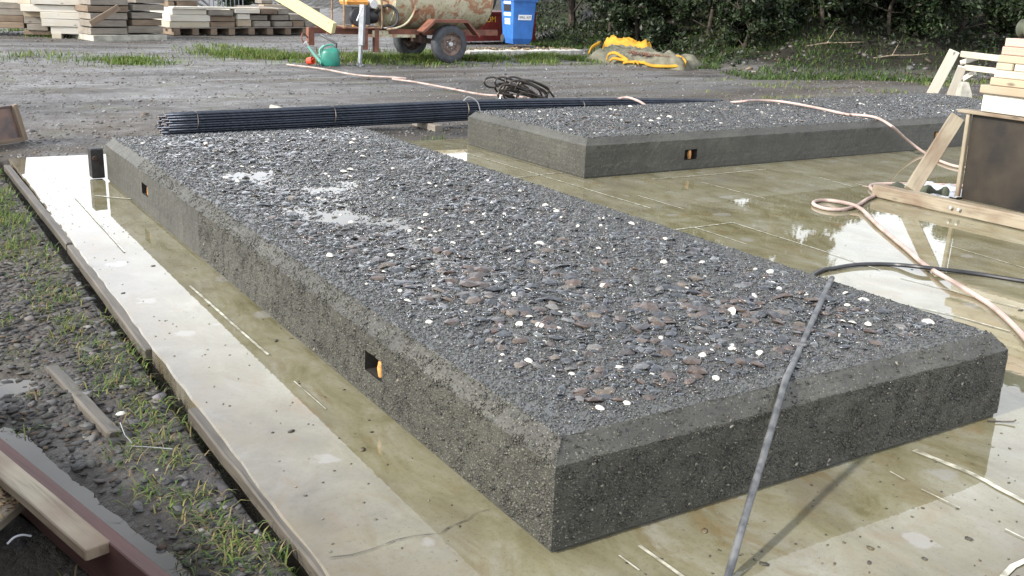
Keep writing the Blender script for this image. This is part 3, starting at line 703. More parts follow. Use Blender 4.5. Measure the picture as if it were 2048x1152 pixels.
    # lifting recesses
    for hs in holes:
        u0, u1, z0, z1 = hs[1:5]; dp = .055; q = [(u0, z0), (u1, z0), (u1, z1), (u0, z1)]
        V = [(u, d, z) for d in (0.003, dp) for (u, z) in q]; F = [(0, 1, 5, 4), (1, 2, 6, 5), (2, 3, 7, 6), (3, 0, 4, 7), (4, 5, 6, 7)]
        pl = MB(); um = u0 + (u1 - u0) * hs[5]
        pl.tube([(um, .018, z0 + .006), (um, .018, (z0 + z1) / 2), (um, .018, z1 - .010)], [.013, .017, .012], 10)
        if hs[0] == 'left': V = [(d, u, z) for (u, d, z) in V]; pl.v = [(d, u, z) for (u, d, z) in pl.v]
        rc = mesh_obj('lifting_recess', V, F, M['recess'], root); po = pl.build('orange_plug', M['plug'], rc, True)
    return root

def fine_near(rng, W, L, c):
    P = []; S = []
    for (y0, y1, dens, s0, s1) in ((c, 1.2, 13000, .0030, .0070), (1.2, 2.6, 8500, .004, .0085), (2.6, L - c, 3600, .0065, .0115)):
        n = int(dens * (W - 2*c) * (y1 - y0)); P.append(np.stack([rng.uniform(c - .004, W - c + .004, n), rng.uniform(y0, y1, n)], -1)); S.append(rng.uniform(s0, s1, n))
    return np.concatenate(P), np.concatenate(S)
def fine_far(rng, W, L, c):
    n = int(2600 * (W - 2*c) * (L - 2*c)); return np.stack([rng.uniform(c, W - c, n), rng.uniform(c, L - c, n)], -1), rng.uniform(.008, .016, n)

make_slab('concrete_slab', 'large wet grey concrete slab with pebble and shell top in the foreground', (0, 0, 0), 0, 1.904, 5.442, .249, .048, .303,
          [('left', 1.02, 1.153, .108, .180, .25), ('left', 4.265, 4.41, .11, .178, .25)], fine_near, 5, 290, 12500, 300)
make_slab('concrete_slab', 'second shell topped concrete slab farther back with the pink hose across it', (3.206, 4.282, 0), math.radians(.643), 6.6, 1.76, .249, .048, .303,
          [('front', 1.002, 1.135, .085, .168, .5), ('front', 4.24, 4.36, .10, .168, .5)], fine_far, 9, 290, 9000, 60)

# ------------------------------------------------------------------ edging boards along the pad
for (a, b, lab) in ((((-0.527, 6.354, -0.020)), ((-0.518, 3.813, -0.020)), 'wet grey edging board at the far left end of the concrete pad'),
                    (((-0.520, 3.768, -0.020)), ((-0.532, 1.987, -0.020)), 'middle edging board beside the pad, half covered by grass'),
                    (((-0.536, 1.357, -0.020)), ((-0.523, 0.182, -0.020)), 'nearest wet edging board beside the pad with wire wrapped round it')):
    o = plank('edging_board', (a[0] - .0, a[1], -.030), (b[0] - .0, b[1], -.030), .044, .05, M['wet_wood'], None, (0, 0, 1), .006, .0015, int(abs(a[1] * 100)))
    tag(o, lab, 'board', 'edging boards along the pad')
o = plank('timber_stake', (-0.883, 2.010, -0.035), (-0.801, 1.310, -0.035), .05, .035, M['wet_wood'], None, (.15, .05, 1), .007, .002, 4)
tag(o, 'short weathered timber stake lying on the stony mud beside the pad', 'stake')
o = MB().tube([(-0.791, 1.260, 0.030), (-0.786, 1.225, 0.000), (-0.776, 1.183, -0.010), (-0.782, 1.163, -0.012), (-0.733, 1.129, -0.012), (-0.676, 1.083, -0.012)], .0013, 5).build('wire', M['galv']); tag(o, 'thin bent wire on the mud beside the timber stake', 'wire')
s = share('shell', SHELLS[1], Matrix.Translation(Vector((-0.751, 1.451, -0.035)) + Vector((0, 0, .012))) @ Matrix.Diagonal((.016, .014, .013, 1))); tag(s, 'white shell at the broken end of the timber stake', 'shell')

# ------------------------------------------------------------------ puddle in the mud
w0, w1 = Vector((-1.138, 1.156, 0.100)), Vector((-0.894, 0.204, 0.100)); wd = (w1 - w0).normalized(); q0 = w0 - wd * 1.3; q1 = w1 + wd * .5
mb = MB(); mb.add([(q1.x - .02, q1.y, -.0475), (-.70, q1.y, -.0475), (-.72, 2.3, -.0475), (q0.x - .15, 2.3, -.0475), (q0.x - .02, q0.y, -.0475)], [(0, 1, 2, 3, 4)])
tag(mb.build('puddle_water', M['water']), kind='structure')

# loose stones over the mud by the pad
n = 26000
x = RNG.uniform(-1.7, -.6, n); y = RNG.uniform(-.5, 6.8, n); keep = (vnoise(x * 2.5, y * 2.5, 77) + RNG.uniform(-.4, .4, n)) > .3; keep &= ~((x < -.80 - .25 * (y - .5)) & (y < 1.6) & (RNG.random(n) < .9)); x = x[keep]; y = y[keep]; n = len(x)
sz = RNG.lognormal(math.log(.0085), .5, n).clip(.003, .032); zz = gz(x, y) + sz * .10
V_, F_ = scatter(ico(), np.stack([x, y, zz], -1), np.stack([sz * 1.3, sz * .85, sz * .26], -1), .16, .3)
tag(mesh_obj('loose_stones', V_, F_, M['mudstone'], None, False, percol(palette(n, [(.03, .029, .028), (.056, .054, .051), (.095, .092, .088), (.065, .049, .034), (.2, .19, .18)], [5, 5, 2.0, 1.4, .12], .3), 12)), 'dark flat loose stones on the mud beside the pad', 'gravel', kind='stuff')
# coarse gravel across the yard behind the slabs
n = 42000
x = RNG.uniform(-2, 16, n); y = 6.7 + (RNG.random(n) ** 1.2) * 17; keep = (fbm(x * .8, y * 1.4, 55) + RNG.uniform(-.2, .2, n) > .5) & (bank_d(x, y) < .2); x = x[keep]; y = y[keep]; n = len(x)
sz = RNG.lognormal(math.log(.0105), .45, n).clip(.005, .05)
V_, F_ = scatter(octa(), np.stack([x, y, gz(x, y) + sz * .1], -1), np.stack([sz * 1.2, sz, sz * .5], -1), .25, .28)
tag(mesh_obj('yard_gravel', V_, F_, M['gravel'], None, False, percol(palette(n, [(.06, .058, .056), (.115, .112, .108), (.19, .188, .184), (.085, .065, .048), (.34, .33, .32)], [5, 4, 1.5, 2.5, .12], .3), 6)), 'scattered grey gravel over the yard behind the slabs', 'gravel', kind='stuff')

# grass along the edging boards and across the yard
GREEN = [(.075, .13, .022), (.12, .175, .032), (.05, .09, .02), (.19, .185, .06), (.2, .16, .08)]
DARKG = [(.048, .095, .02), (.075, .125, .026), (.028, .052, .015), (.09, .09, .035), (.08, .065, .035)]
def grass(name, P2, Lr, Wd, lean, label, wts=(4, 3, 3, 1.5, .8), z=None, var=.3, cols=GREEN):
    n = len(P2); P = np.stack([P2[:, 0], P2[:, 1], gz(P2[:, 0], P2[:, 1]) - .006 if z is None else z], -1)
    L = RNG.uniform(Lr[0], Lr[1], n); V, F = blades(P, L, RNG.uniform(.7, 1.3, n) * Wd, lean)
    o = mesh_obj(name, V, F, M['grass'], None, True, percol(palette(n, cols, wts, var), 5)); tag(o, label, 'grass', kind='stuff'); return o
def tufts(centres, per, spread):
    c = np.array(centres); r = np.repeat(c, per, 0); return r + RNG.normal(0, spread, r.shape) * (1 if np.ndim(spread) == 0 else 1)
cen = []
for i in range(170):
    yy = .1 + 6.4 * RNG.random() ** 1.0; cen.append((-.655 - abs(RNG.normal(0, .07 + .01 * yy)), yy))
for i in range(34):
    yy = RNG.uniform(.0, 2.6); cen.append((-.57 + RNG.normal(0, .012), yy))
for i in range(16): cen.append((RNG.uniform(-1.1, -.7), RNG.uniform(.3, 4.5)))
grass('verge_grass', tufts(cen, 20, .034), (.03, .085),   .0046, 1.32, 'low straggling green grass along the pad edge boards', (3, 2, 4, 3, 3))
cen = [(RNG.uniform(-1.1, -.62), RNG.uniform(3.8, 7.2)) for _ in range(160)]
grass('corner_grass', tufts(cen, 16, .05), (.03, .08), .006, .8, 'green grass at the far left corner of the pad', (4, 4, 2, 1, .3))
def patch(c, r, m): a = RNG.uniform(0, 6.283, m); q = np.abs(RNG.normal(0, .62, m)); return np.stack([c[0] + r[0] * q * np.cos(a), c[1] + r[1] * q * np.sin(a)], -1)
PT = [((2.267, 15.393, 0.000)[:2], (.75, .8), 1500), ((0.846, 16.510, 0.000)[:2], (1.2, .9), 350), ((4.705, 16.749, -0.000)[:2], (.9, 1.1), 2600), ((5.124, 15.571, 0.000)[:2], (.7, .7), 1900), ((4.706, 18.432, 0.000)[:2], (.6, .9), 500),
      ((6.464, 15.813, -0.000)[:2], (1.1, 1.2), 3600), ((7.185, 15.410, 0.000)[:2], (1.1, 1.0), 3200), ((8.587, 15.064, -0.000)[:2], (1.3, .9), 4200), ((10.155, 15.557, 0.000)[:2], (1.3, 1.1), 4200), ((10.835, 15.126, 0.000)[:2], (.9, .9), 1200), ((8.973, 16.951, 0.000)[:2], (1.5, 1.0), 1300), ((2.395, 21.895, 0.000)[:2], (.9, .5), 500), ((1.590, 24.016, 0.000)[:2], (.8, .5), 300)]
Q = []
for c, r, m in PT:
    p = patch(c, r, m * 2); Q.append(p[(fbm(p[:, 0] * 2.2, p[:, 1] * 2.2, 31) + RNG.uniform(-.1, .1, len(p)) > .47)])
grass('yard_grass', np.concatenate(Q), (.035, .15), .014, .7, 'bright green weedy grass patches round the trailer and yard', (4, 5, 2.5, 1.2, .4))
p = np.stack([RNG.uniform(11.2, 24, 110000), RNG.uniform(8, 24, 110000)], -1); d = bank_d(p[:, 0], p[:, 1]); k = (d > -.5) & (d < 6) & (fbm(p[:, 0] * .8, p[:, 1] * .8, 61) > .42) & ((p[:, 0] < 15.2 + RNG.normal(0, .5, len(p))) | (RNG.random(len(p)) < .18))
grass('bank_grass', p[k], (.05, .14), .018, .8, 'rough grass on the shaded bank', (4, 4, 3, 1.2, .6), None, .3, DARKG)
p = np.stack([RNG.uniform(9, 18, 9000), RNG.uniform(6.9, 11.2, 9000)], -1); d = bank_d(p[:, 0], p[:, 1]); k = (d < .1) & (fbm(p[:, 0] * .9, p[:, 1] * 1.6, 64) > .55)
grass('thin_grass', p[k], (.03, .08), .012, .6, 'thin yellow green grass along the track below the bank', (3, 4, 1, 3, 1))
weeds = [(3.141, 6.457, 0.000)[:2], (3.169, 6.383, 0.000)[:2], (3.249, 6.356, 0.000)[:2], (3.296, 6.373, 0.000)[:2], (2.969, 6.448, -0.000)[:2]]
grass('weeds', tufts(weeds, 26, .035), (.03, .11), .006, .6, 'small weeds growing at the far edge of the pad')

# ------------------------------------------------------------------ bundle of straight bars behind the slabs
def mats_slot(o, m2, faces):
    o.data.materials.append(m2)
    for i in faces: o.data.polygons[i].material_index = len(o.data.materials) - 1
root = empty('steel_bar_bundle', (.85, 7.4, 0), 0, True); tag(root, 'long tied bundle of blue black steel reinforcing bars behind the slabs', 'bar bundle')
cl = [(x, -.075 * (x - .0) + .004 * x * x, z) for x, z in ((0, .0), (.8, .014), (1.6, .028), (2.4, .042), (3.1, .052), (3.9, .048), (4.7, .034), (5.5, .012), (6.3, -.012))]
bm = bpy.data.meshes.new('steel_bar'); V, F = sweep(catmull(cl, 2), .0115, 7); bm.from_pydata([tuple(v) for v in V], [], F); bm.materials.append(M['rebar']); bm.materials.append(M['rebar_end'])
bm.polygons.foreach_set('use_smooth', [True] * len(bm.polygons)); bm.polygons[len(bm.polygons)-1].material_index = 1; bm.polygons[len(bm.polygons)-2].material_index = 1
for q in (-1, -2): bm.polygons[len(bm.polygons)+q].use_smooth = False
k = 0
for r in range(9):
    z = .014 + r * .0212
    wid = [7, 8, 9, 9, 9, 8, 8, 7, 5][r]
    for i in range(wid):
        y = (i - (wid - 1) / 2) * .0245 + (r % 2) * .004
        share('steel_bar', bm, Matrix.Translation((random.uniform(-.03, .05) + (.05 if r > 7 else 0), y + random.uniform(-.002, .002), z + random.uniform(-.0015, .0015))), root); k += 1
def cl_at(x):
    xs = [c[0] for c in cl]; return np.interp(x, xs, [c[1] for c in cl]), np.interp(x, xs, [c[2] for c in cl])
for x in (.28, 1.55, 2.95, 4.35):
    y, z = cl_at(x); P = []
    for a in np.linspace(0, 2 * math.pi, 25): P.append((x + .015 * math.sin(a * 1), y + .118 * math.cos(a) * (1 - .12 * abs(math.sin(a))), z + .098 + .098 * math.sin(a)))
    MB().tube(P, .0035, 5).build('tie_wire', M['wire'], root, True)
y, z = cl_at(2.98); MB().tube(catmull([(2.95, y + .02, z + .18), (3.0, y - .02, z + .235), (3.06, y - .09, z + .19), (3.08, y - .12, z + .10)], 5), .006, 6).build('wire_loop', M['galv'], root, True)
o = plank('timber_wedge', (2.115, 8.103, 0.119), (2.106, 7.861, 0.119), .09, .06, M['pale_wood'], None, (.2, 0, 1), .01); tag(o, 'small pale timber wedge showing over the bar bundle', 'wedge')
for (u, lab) in ((2.55, 'left rough timber bearer under the steel bar bundle'), (4.9, 'right rough timber bearer under the steel bar bundle')):
    y, z = cl_at(u); o = plank('timber_bearer', (.85 + u, 7.4 + y - .25, z / 2 - .012), (.85 + u, 7.4 + y + .25, z / 2 - .012), .09, z + .02, M['grey_wood']); tag(o, lab, 'bearer', 'bearers under the bar bundle')

# bent bars with hooked ends
root = empty('bent_bar_bundle', (5.35, 8.9, 0), 0, True); tag(root, 'tangled bundle of hooked brown black bars beside the pink hose', 'bar bundle')
rr = random.Random(3)
for i in range(16):
    y0 = rr.uniform(-.22, .22); z0 = rr.uniform(.07, .25); x0 = rr.uniform(-.2, .12); ln = rr.uniform(.36, .55); lift = z0
    P = [(x0 + .12, y0 + rr.uniform(-.03, .03), z0 - .07), (x0 + .02, y0, z0 - .055), (x0 - .03, y0, z0), (x0 + .02, y0, z0 + .05), (x0 + .14, y0 - .02, z0 + .045), (x0 + .4, y0 * .8 - .02, lift * .75), (x0 + ln, y0 * .5 - .05, .03 + lift * .12)]
    MB().tube(catmull(P, 5), .013, 7).build('hooked_bar', M['bent'], root, True)
o = mesh_obj('fallen_leaf', [(5.145, 8.740, 0.047), (5.184, 8.739, 0.112), (5.161, 8.709, 0.056), (5.138, 8.696, 0.082)], [(0, 2, 1), (0, 3, 2)], M['white']); tag(o, 'small pale leaf caught on the bent bars', 'leaf')

# ------------------------------------------------------------------ hoses and pipe
hp = [(4.496, 14.248, 0.020), (4.774, 13.530, 0.015), (4.868, 12.571, 0.015), (4.976, 12.177, 0.020), (5.238, 11.791, 0.030), (5.381, 11.720, 0.020), (5.170, 11.733, 0.015), (5.299, 11.266, 0.015), (5.367, 10.356, 0.015), (5.403, 9.549, 0.020), (5.75, 9.2, .02), (5.85, 8.4, .03), (5.8, 7.55, .12), (5.72, 7.05, .245), (5.62, 6.7, .262), (5.56, 6.42, .22), (5.60, 6.22, .10),
      (5.85, 6.17, .03), (6.15, 6.15, .10), (6.33, 6.10, .26), (6.275, 5.782, 0.330), (6.491, 5.821, 0.330), (6.744, 5.712, 0.325), (6.736, 5.295, 0.322), (6.586, 4.722, 0.322), (6.62, 4.66, .322), (6.655, 4.43, .325), (6.511, 4.122, 0.290), (6.881, 4.223, 0.140), (7.038, 4.121, 0.020), (6.768, 3.752, 0.015), (6.666, 3.438, 0.015), (7.1, 3.3, .015), (7.0, 2.9, .015), (6.3, 2.55, .015), (5.75, 2.95, .015), (5.2, 3.2, .015), (4.875, 2.924, 0.015), (4.633, 2.811, 0.015), (4.364, 2.680, 0.016), (4.170, 2.645, 0.015), (4.093, 2.716, 0.014), (4.125, 2.842, 0.014), (4.235, 2.923, 0.014), (4.344, 2.892, 0.015), (4.321, 2.698, 0.030), (4.281, 2.557, 0.020), (4.012, 2.215, 0.015),
      (3.846, 1.988, 0.014), (3.636, 1.701, 0.014), (3.437, 1.436, 0.014), (3.243, 1.146, 0.030), (3.170, 0.950, 0.014), (3.055, 0.766, 0.014), (2.800, 0.465, 0.014), (2.406, 0.086, 0.014), (2.001, -0.392, 0.014)]
o = MB().tube(catmull(hp, 6), .0125, 8).build('garden_hose', M['pinkhose'], None, True); tag(o, 'long pink rubber hose looping over the far slab and across the pad', 'hose')
bp = [(2.208, 1.323, 0.012), (2.748, 1.587, 0.012), (2.923, 1.613, 0.012), (3.111, 1.604, 0.012), (3.281, 1.526, 0.012), (3.336, 1.364, 0.030), (3.548, 1.207, 0.012), (3.655, 1.001, 0.012), (3.829, 0.693, 0.012)]
o = MB().tube(catmull(bp, 6), .0115, 8).build('black_hose', M['blackhose'], None, True); tag(o, 'black rubber hose curving across the pad under the pink hose', 'hose')
pp = [(1.836, 0.734, 0.322), (1.562, 0.540, 0.322), (1.342, 0.389, 0.322), (1.138, 0.254, 0.321), (0.974, 0.141, 0.318), (0.855, 0.050, 0.314), (0.712, -0.043, 0.255), (0.611, -0.108, 0.190), (0.496, -0.187, 0.120), (0.404, -0.250, 0.060), (0.315, -0.313, 0.014), (0.135, -0.454, 0.012), (-0.039, -0.590, 0.012)]
A_, B_2, C_2 = Vector(pp[0]), Vector(pp[5]), Vector(pp[10])
pp = [A_.lerp(B_2, t / 8) for t in range(9)] + [B_2.lerp(C_2, t / 14) for t in range(1, 15)] + [Vector(pp[11]), Vector(pp[12])]
pts = [p + Vector((0, 0, .003 * math.sin(i * .8))) for i, p in enumerate(pp)]; rad = [.0098 + .0012 * random.random() for i in range(len(pts))]
o = MB().tube(pts, rad, 10).build('muddy_pipe', M['pipe'], None, True); tag(o, 'mud smeared black pipe hanging over the front edge of the near slab', 'pipe')
o = MB().tube([(1.819, -0.020, 0.006), (1.863, -0.048, 0.006), (1.891, -0.072, 0.010), (1.901, -0.073, 0.014)], .003, 5).build('wire_hook', M['wire']); tag(o, 'short dark wire hook on the wet pad at the slab corner', 'wire')

# ------------------------------------------------------------------ black block at the far corner of the near slab
root = empty('former_block', (-.05, 5.54, 0)); tag(root, 'black pitted former block standing against the far corner of the near slab', 'block')
plank('block_body', (-.048, 5.50, .112), (-.048, 5.60, .112), .086, .205, M['rubber'], root, (0, 0, 1), .006, .001)
for (dx, z) in ((-.062, .15), (-.028, .125)): MB().lathe([(.0, -.004), (.016, -.004), (.018, 0), (.018, .01)], 10, (dx, 5.496, z), 'Y').build('bolt_head', M['rust_dark'], root)

# rusty tray at the left edge
root = empty('rusty_tray', (-.4, 7.45, 0)); tag(root, 'rusty steel tray on edge with brown wooden rim at the left edge of the yard', 'tray')
A = Vector((-0.458, 7.386, -0.010)); B = Vector((-0.275, 7.525, -0.010)); dirv = (B - A).normalized(); A2 = A - dirv * .8; upz = Vector((-.05, .1, 1)).normalized()
plank('plate', A2 + upz * .15, B + upz * .15, .008, .27, M['rustplate'], root, upz)
plank('rim', B + dirv * .02 + upz * .0 + Vector((0, -.01, 0)), B + dirv * -.03 + upz * .30 + Vector((0, -.01, 0)), .05, .05, M['brown_wood'], root, dirv)
plank('bottom_rim', A2 + Vector((0, -.02, .015)), B + Vector((0, -.02, .015)), .04, .03, M['brown_wood'], root)
plank('top_rim', A2 + upz * .29, B + upz * .29, .03, .02, M['rustplate'], root)

# ------------------------------------------------------------------ timber crate corner at lower left
root = empty('open_formwork', (-1.3, .2, 0)); tag(root, 'open timber formwork frame with red brown side board at the lower left', 'formwork frame')
ZT = .10
a = Vector((-1.138, 1.156, 0.100)); b = Vector((-0.894, 0.204, 0.100)); dv = (b - a).normalized(); a = a - dv * .9; b = b + dv * .5; nv = Vector((-dv.y, dv.x, 0))
if nv.x > 0: nv = -nv
dz = Vector((0, 0, -.075))
plank('side_board', a + nv * .019 + dz, b + nv * .019 + dz, .038, .15, M['red_wood'], root, (0, 0, 1), .003)
e = Vector((-1.013, 0.410, 0.100)); e0 = e - dv * 1.6; plank('pale_batten', e0 + Vector((0, 0, -.013)), e + Vector((0, 0, -.013)), .064, .03, M['muddy_wood'], root, (0, 0, 1), .003, .0006, 6)
q0 = Vector((-1.123, 0.843, 0.040)); q1 = Vector((-1.188, 0.759, 0.040)); cd = (q1 - q0).normalized(); cp_ = Vector((-cd.y, cd.x, 0))
if cp_.y < 0: cp_ = -cp_
c0 = q0 + cp_ * .08 - cd * .06; plank('cross_board', Vector((c0.x, c0.y, .025)), Vector((c0.x, c0.y, .025)) + cd * .34, .16, .03, M['muddy_wood'], root, (0, 0, 1), .004)
plank('side_board', a + nv * .47 + Vector((0, 0, .08)), b + nv * .47 + Vector((0, 0, .08)), .034, .44, M['red_wood'], root, (0, 0, 1), .003)  # out-of-view far board, added and made tall to shade the frame's inside
n = 260; q = RNG.random((n, 2)); P = np.stack([c0.x + cd.x * .3 * q[:, 0] + cp_.x * (q[:, 1] - .5) * .15, c0.y + cd.y * .3 * q[:, 0] + cp_.y * (q[:, 1] - .5) * .15, np.full(n, .0425)], -1)
s = RNG.uniform(.004, .011, n); V_, F_ = scatter(ico(), P, np.stack([s * 1.5, s * .8, s * .3], -1), .25); o = mesh_obj('wood_chips', V_, F_, M['gravel'], root, False, percol(palette(n, [(.36, .27, .16), (.22, .15, .08), (.12, .08, .05)], [3, 2, 2]), 12)); tag(o, kind='stuff')
o = MB().tube(catmull([(-1.179, 0.742, -0.020), (-1.161, 0.749, -0.010), (-1.141, 0.752, -0.010), (-1.121, 0.755, -0.020)], 5), .003, 6).build('string', M['white']); tag(o, 'short pale string lying inside the timber frame', 'string')

# ------------------------------------------------------------------ formwork at the right
root = empty('braced_formwork', (5.4, 2.4, 0)); tag(root, 'black oiled plywood formwork with diagonal pine brace on the wet pad', 'formwork')
PL = Vector((5.424, 2.60, 0)); pd = Vector((-.02, -1, 0)).normalized(); topz_ = .66
tl = Vector((5.499, 2.664, 0.608)); lean = (tl - PL); lean.z = 0
top = PL + lean; top.z = tl.z
n1 = Vector((-1, .0, .0))
V = [PL + pd * 0.0, PL + pd * 2.6, top + pd * 2.6, top]; V = [tuple(v + d) for d in (Vector((0, 0, 0)), Vector((.03, 0, 0))) for v in V]
mesh_obj('face_panel', V, [(0, 3, 2, 1), (4, 5, 6, 7), (0, 1, 5, 4), (1, 2, 6, 5), (2, 3, 7, 6), (3, 0, 4, 7)], M['black_ply'], root)
plank('edge_batten', PL + Vector((-.012, .022, .0)), top + Vector((-.012, .022, 0)), .03, .035, M['muddy_wood'], root, (1, 0, 0))
plank('top_rail', top + Vector((.01, .10, .018)), top + pd * 2.6 + Vector((.01, 0, .018)), .11, .024, M['muddy_wood'], root)
fo = Vector((4.890, 2.665, 0.085)); plank('brace', fo + Vector((.03, 0, 0)), top + Vector((-.06, .085, -.03)), .105, .045, M['muddy_wood'], root, (-.6, -.75, .35), .004, .001, 9)
base = plank('base_timber', Vector((4.86, 2.92, .045)), Vector((4.90, 1.72, .045)), .095, .09, M['muddy_wood'], root, (0, 0, 1), .008, .003, 5)
for q in ((4.738, 2.263, 0.055), (4.722, 2.202, 0.055)): MB().lathe([(0, -.012), (.010, -.010), (.010, .01)], 10, (4.82, q[1], .05), 'X').build('bolt_head', M['silver'], root)
plank('brace', Vector((4.95, 1.3, .06)), top + pd * 1.55 + Vector((-.05, 0, -.03)), .105, .045, M['muddy_wood'], root, (-.6, -.75, .35))

# things stored on the formwork
lay = [  # px rows of the planks, measured on the stack: left end, bottom z, thickness, material, label
    (1974, 188, 225, 'white_wood', 'thick pale beam at the bottom of the plank stack on the formwork', .13),
    (1970, 164, 183, 'tan_wood', 'widest tan plank, second up in the stack on the formwork', .06),
    (1983, 149, 165, 'tan_wood', 'tan plank, third up in the stack on the formwork', .055),
    (1989, 133, 149, 'pale_wood', 'pale plank, fourth up in the stack on the formwork', .055),
    (1990, 118, 132, 'tan_wood', 'short plank below the tan and pink planks, fifth layer left piece', .05),
    (1992, 102, 118, 'tan_wood', 'tan plank just below the two pink planks', .055),
    (1996, 85, 102, 'pink_wood', 'lower pink plank near the top of the stack on the formwork', .058),
    (2000, 68, 85, 'pink_wood', 'topmost pink plank of the stack on the formwork', .058)]
zc = top.z + .034
for i, (u, v0, v1, mt, lab, th) in enumerate(lay):
    st = Vector((top.x + .02 + .05, top.y - .06 - (u - 1970) * .0038, zc + th / 2))
    en = st + pd * (1.9 if i != 4 else .13)
    o = plank('stacked_plank', st, en, .20 if i != 1 else .26, th - .002, M[mt], None, (0, 0, 1), .005, 0, i + 3); tag(o, lab, 'plank', 'planks stacked on the formwork')
    if i == 4:
        o = plank('stacked_plank', en + pd * .012, en + pd * 1.6, .20, th - .002, M['pale_wood'], None, (0, 0, 1), .005); tag(o, 'plank end to end with the short piece, fifth layer right piece', 'plank', 'planks stacked on the formwork')
    zc += th
root = empty('rolled_cloth', (top.x, top.y - .3, zc)); tag(root, 'rolled dark olive cloth on top of the plank stack', 'cloth')
cp = Vector((top.x + .05, top.y - .26, zc + .062))
pts = [cp + Vector((0, .04, 0)), cp + Vector((0, -.08, .01)), cp + Vector((.02, -.25, .03)), cp + Vector((.02, -.5, .02))]
V, F = sweep(catmull(pts, 8), [.055 + .012 * math.sin(i * 1.7) + .006 * math.sin(i * 3.1) for i in range(25)], 18); 
V = [v + Vector((0, 0, .006 * math.sin(40 * v.y + 9 * v.x))) for v in V]; mesh_obj('roll', [tuple(v) for v in V], F, M['olive_cloth'], root, True)
MB().tube(catmull([cp + Vector((-.03, .045, .01)), cp + Vector((.0, .05, .03)), cp + Vector((.03, .045, 0)), cp + Vector((0, .045, -.03)), cp + Vector((-.02, .045, 0)), cp + Vector((0.01, .045, .01))], 5), .009, 6).build('end_fold', M['olive_cloth'], root, True)
# sheet and rag lying inside the brace
V = []; F = []; A0 = Vector((5.15, 3.05, 0)); nn = 14
for j in range(nn):
    for i in range(nn):
        x = A0.x + .55 * i / (nn-1); y = A0.y - .5 * j / (nn-1) + .08 * i / (nn-1); V.append((x, y, .008 + .035 * float(vnoise(i * .55, j * .5, 4)) ** 2 + .012 * math.sin(i * 1.1 + j * .4) ** 2))
for j in range(nn-1):
    for i in range(nn-1): F.append((j*nn+i, j*nn+i+1, (j+1)*nn+i+1, (j+1)*nn+i))
o = mesh_obj('plastic_sheet', V, F, M['plastic'], None, True); md = o.modifiers.new('thickness', 'SOLIDIFY'); md.thickness = .002; md.offset = 1; tag(o, 'crumpled clear plastic sheet on the pad behind the brace', 'plastic sheet')
rg = catmull([(5.12, 2.98, .035), (5.2, 2.82, .04), (5.26, 2.70, .045), (5.30, 2.62, .045)], 6)
V, F = sweep(rg, [.03 + .012 * math.sin(i * .9) for i in range(len(rg))], 12); V = [v + Vector((0, 0, .008 * math.sin(60 * v.y))) for v in V]
o = mesh_obj('rag', [tuple(v) for v in V], F, M['olive_cloth'], None, True); tag(o, 'dark rolled rag on the pad behind the base timber', 'rag')

# trestle beyond the far slab
root = empty('timber_trestle', (11.6, 7.2, 0)); tag(root, 'pale timber trestle with two sloping boards and rails beyond the far slab', 'trestle')
plank('sloping_board', (11.864, 7.632, -0.032), (11.735, 7.238, 0.720), .15, .03, M['white_wood'], root, (-.65, -.6, .5), .004, .001, 3)
plank('sloping_board', (11.635, 7.158, -0.036), (11.436, 6.870, 0.540), .115, .03, M['white_wood'], root, (-.65, -.6, .5), .004, .001, 4)
plank('rail', (11.900, 7.242, 0.678), (12.038, 6.649, 0.654), .05, .085, M['pale_wood'], root)
plank('rail', (11.648, 6.974, 0.516), (11.729, 6.421, 0.502), .05, .075, M['pale_wood'], root)
plank('short_strut', (12.068, 7.335, 0.544), (12.092, 7.105, 0.639), .05, .07, M['white_wood'], root)
plank('short_strut', (11.800, 7.064, 0.347), (11.757, 6.882, 0.454), .05, .07, M['white_wood'], root)
b0 = Vector((11.187, 6.620, 0.000)); w_, h_ = .17, .36
mb = MB(); V = [(-w_/2, -.09, 0), (w_/2, -.09, 0), (w_/2, .09, 0), (-w_/2, .09, 0), (-w_/2 + .03, -.07, h_), (-w_/2 + .10, -.07, h_), (-w_/2 + .10, .07, h_), (-w_/2 + .03, .07, h_), (w_/2, -.08, h_ * .55), (w_/2, .08, h_ * .55)]
rz = Matrix.Rotation(-.55, 3, 'Z'); mb.add([rz @ Vector(v) + b0 for v in V], [(3, 2, 1, 0), (0, 1, 8, 5, 4), (2, 3, 7, 6, 9), (1, 2, 9, 8), (8, 9, 6, 5), (4, 5, 6, 7), (3, 0, 4, 7)])
o = mb.build('concrete_block', M['block']); tag(o, 'pale wedge shaped concrete block beneath the trestle boards', 'block')

# ------------------------------------------------------------------ timber stacks at the back left
ORD = ['lowest', 'second', 'third', 'fourth', 'fifth', 'sixth', 'seventh']
def stack_block(r, P0, t, depth, mat, label, group, yaw=0.0, name='timber_block', cat='timber', back=0.0):
    s0, s1, z0, z1 = r; t = Vector((t[0], t[1], 0)); nrm = Vector((-t.y, t.x, 0))          # nrm points away from the viewer
    c = Vector((P0[0], P0[1], 0)) + t * ((s0 + s1) / 2) + nrm * (depth / 2 + back) + Vector((0, 0, (z0 + z1) / 2))
    d = Matrix.Rotation(yaw, 3, 'Z') @ t; hw = (s1 - s0) / 2
    o = plank(name, c - d * hw, c + d * hw, depth, (z1 - z0) - .006, M[mat], None, (0, 0, 1), .008, .002, random.randint(0, 999)); tag(o, label, cat, group); return o
GA = 'sawn timbers stacked at the back of the yard'
PS, TS = (1.90, 21.40), (.951, -.309)
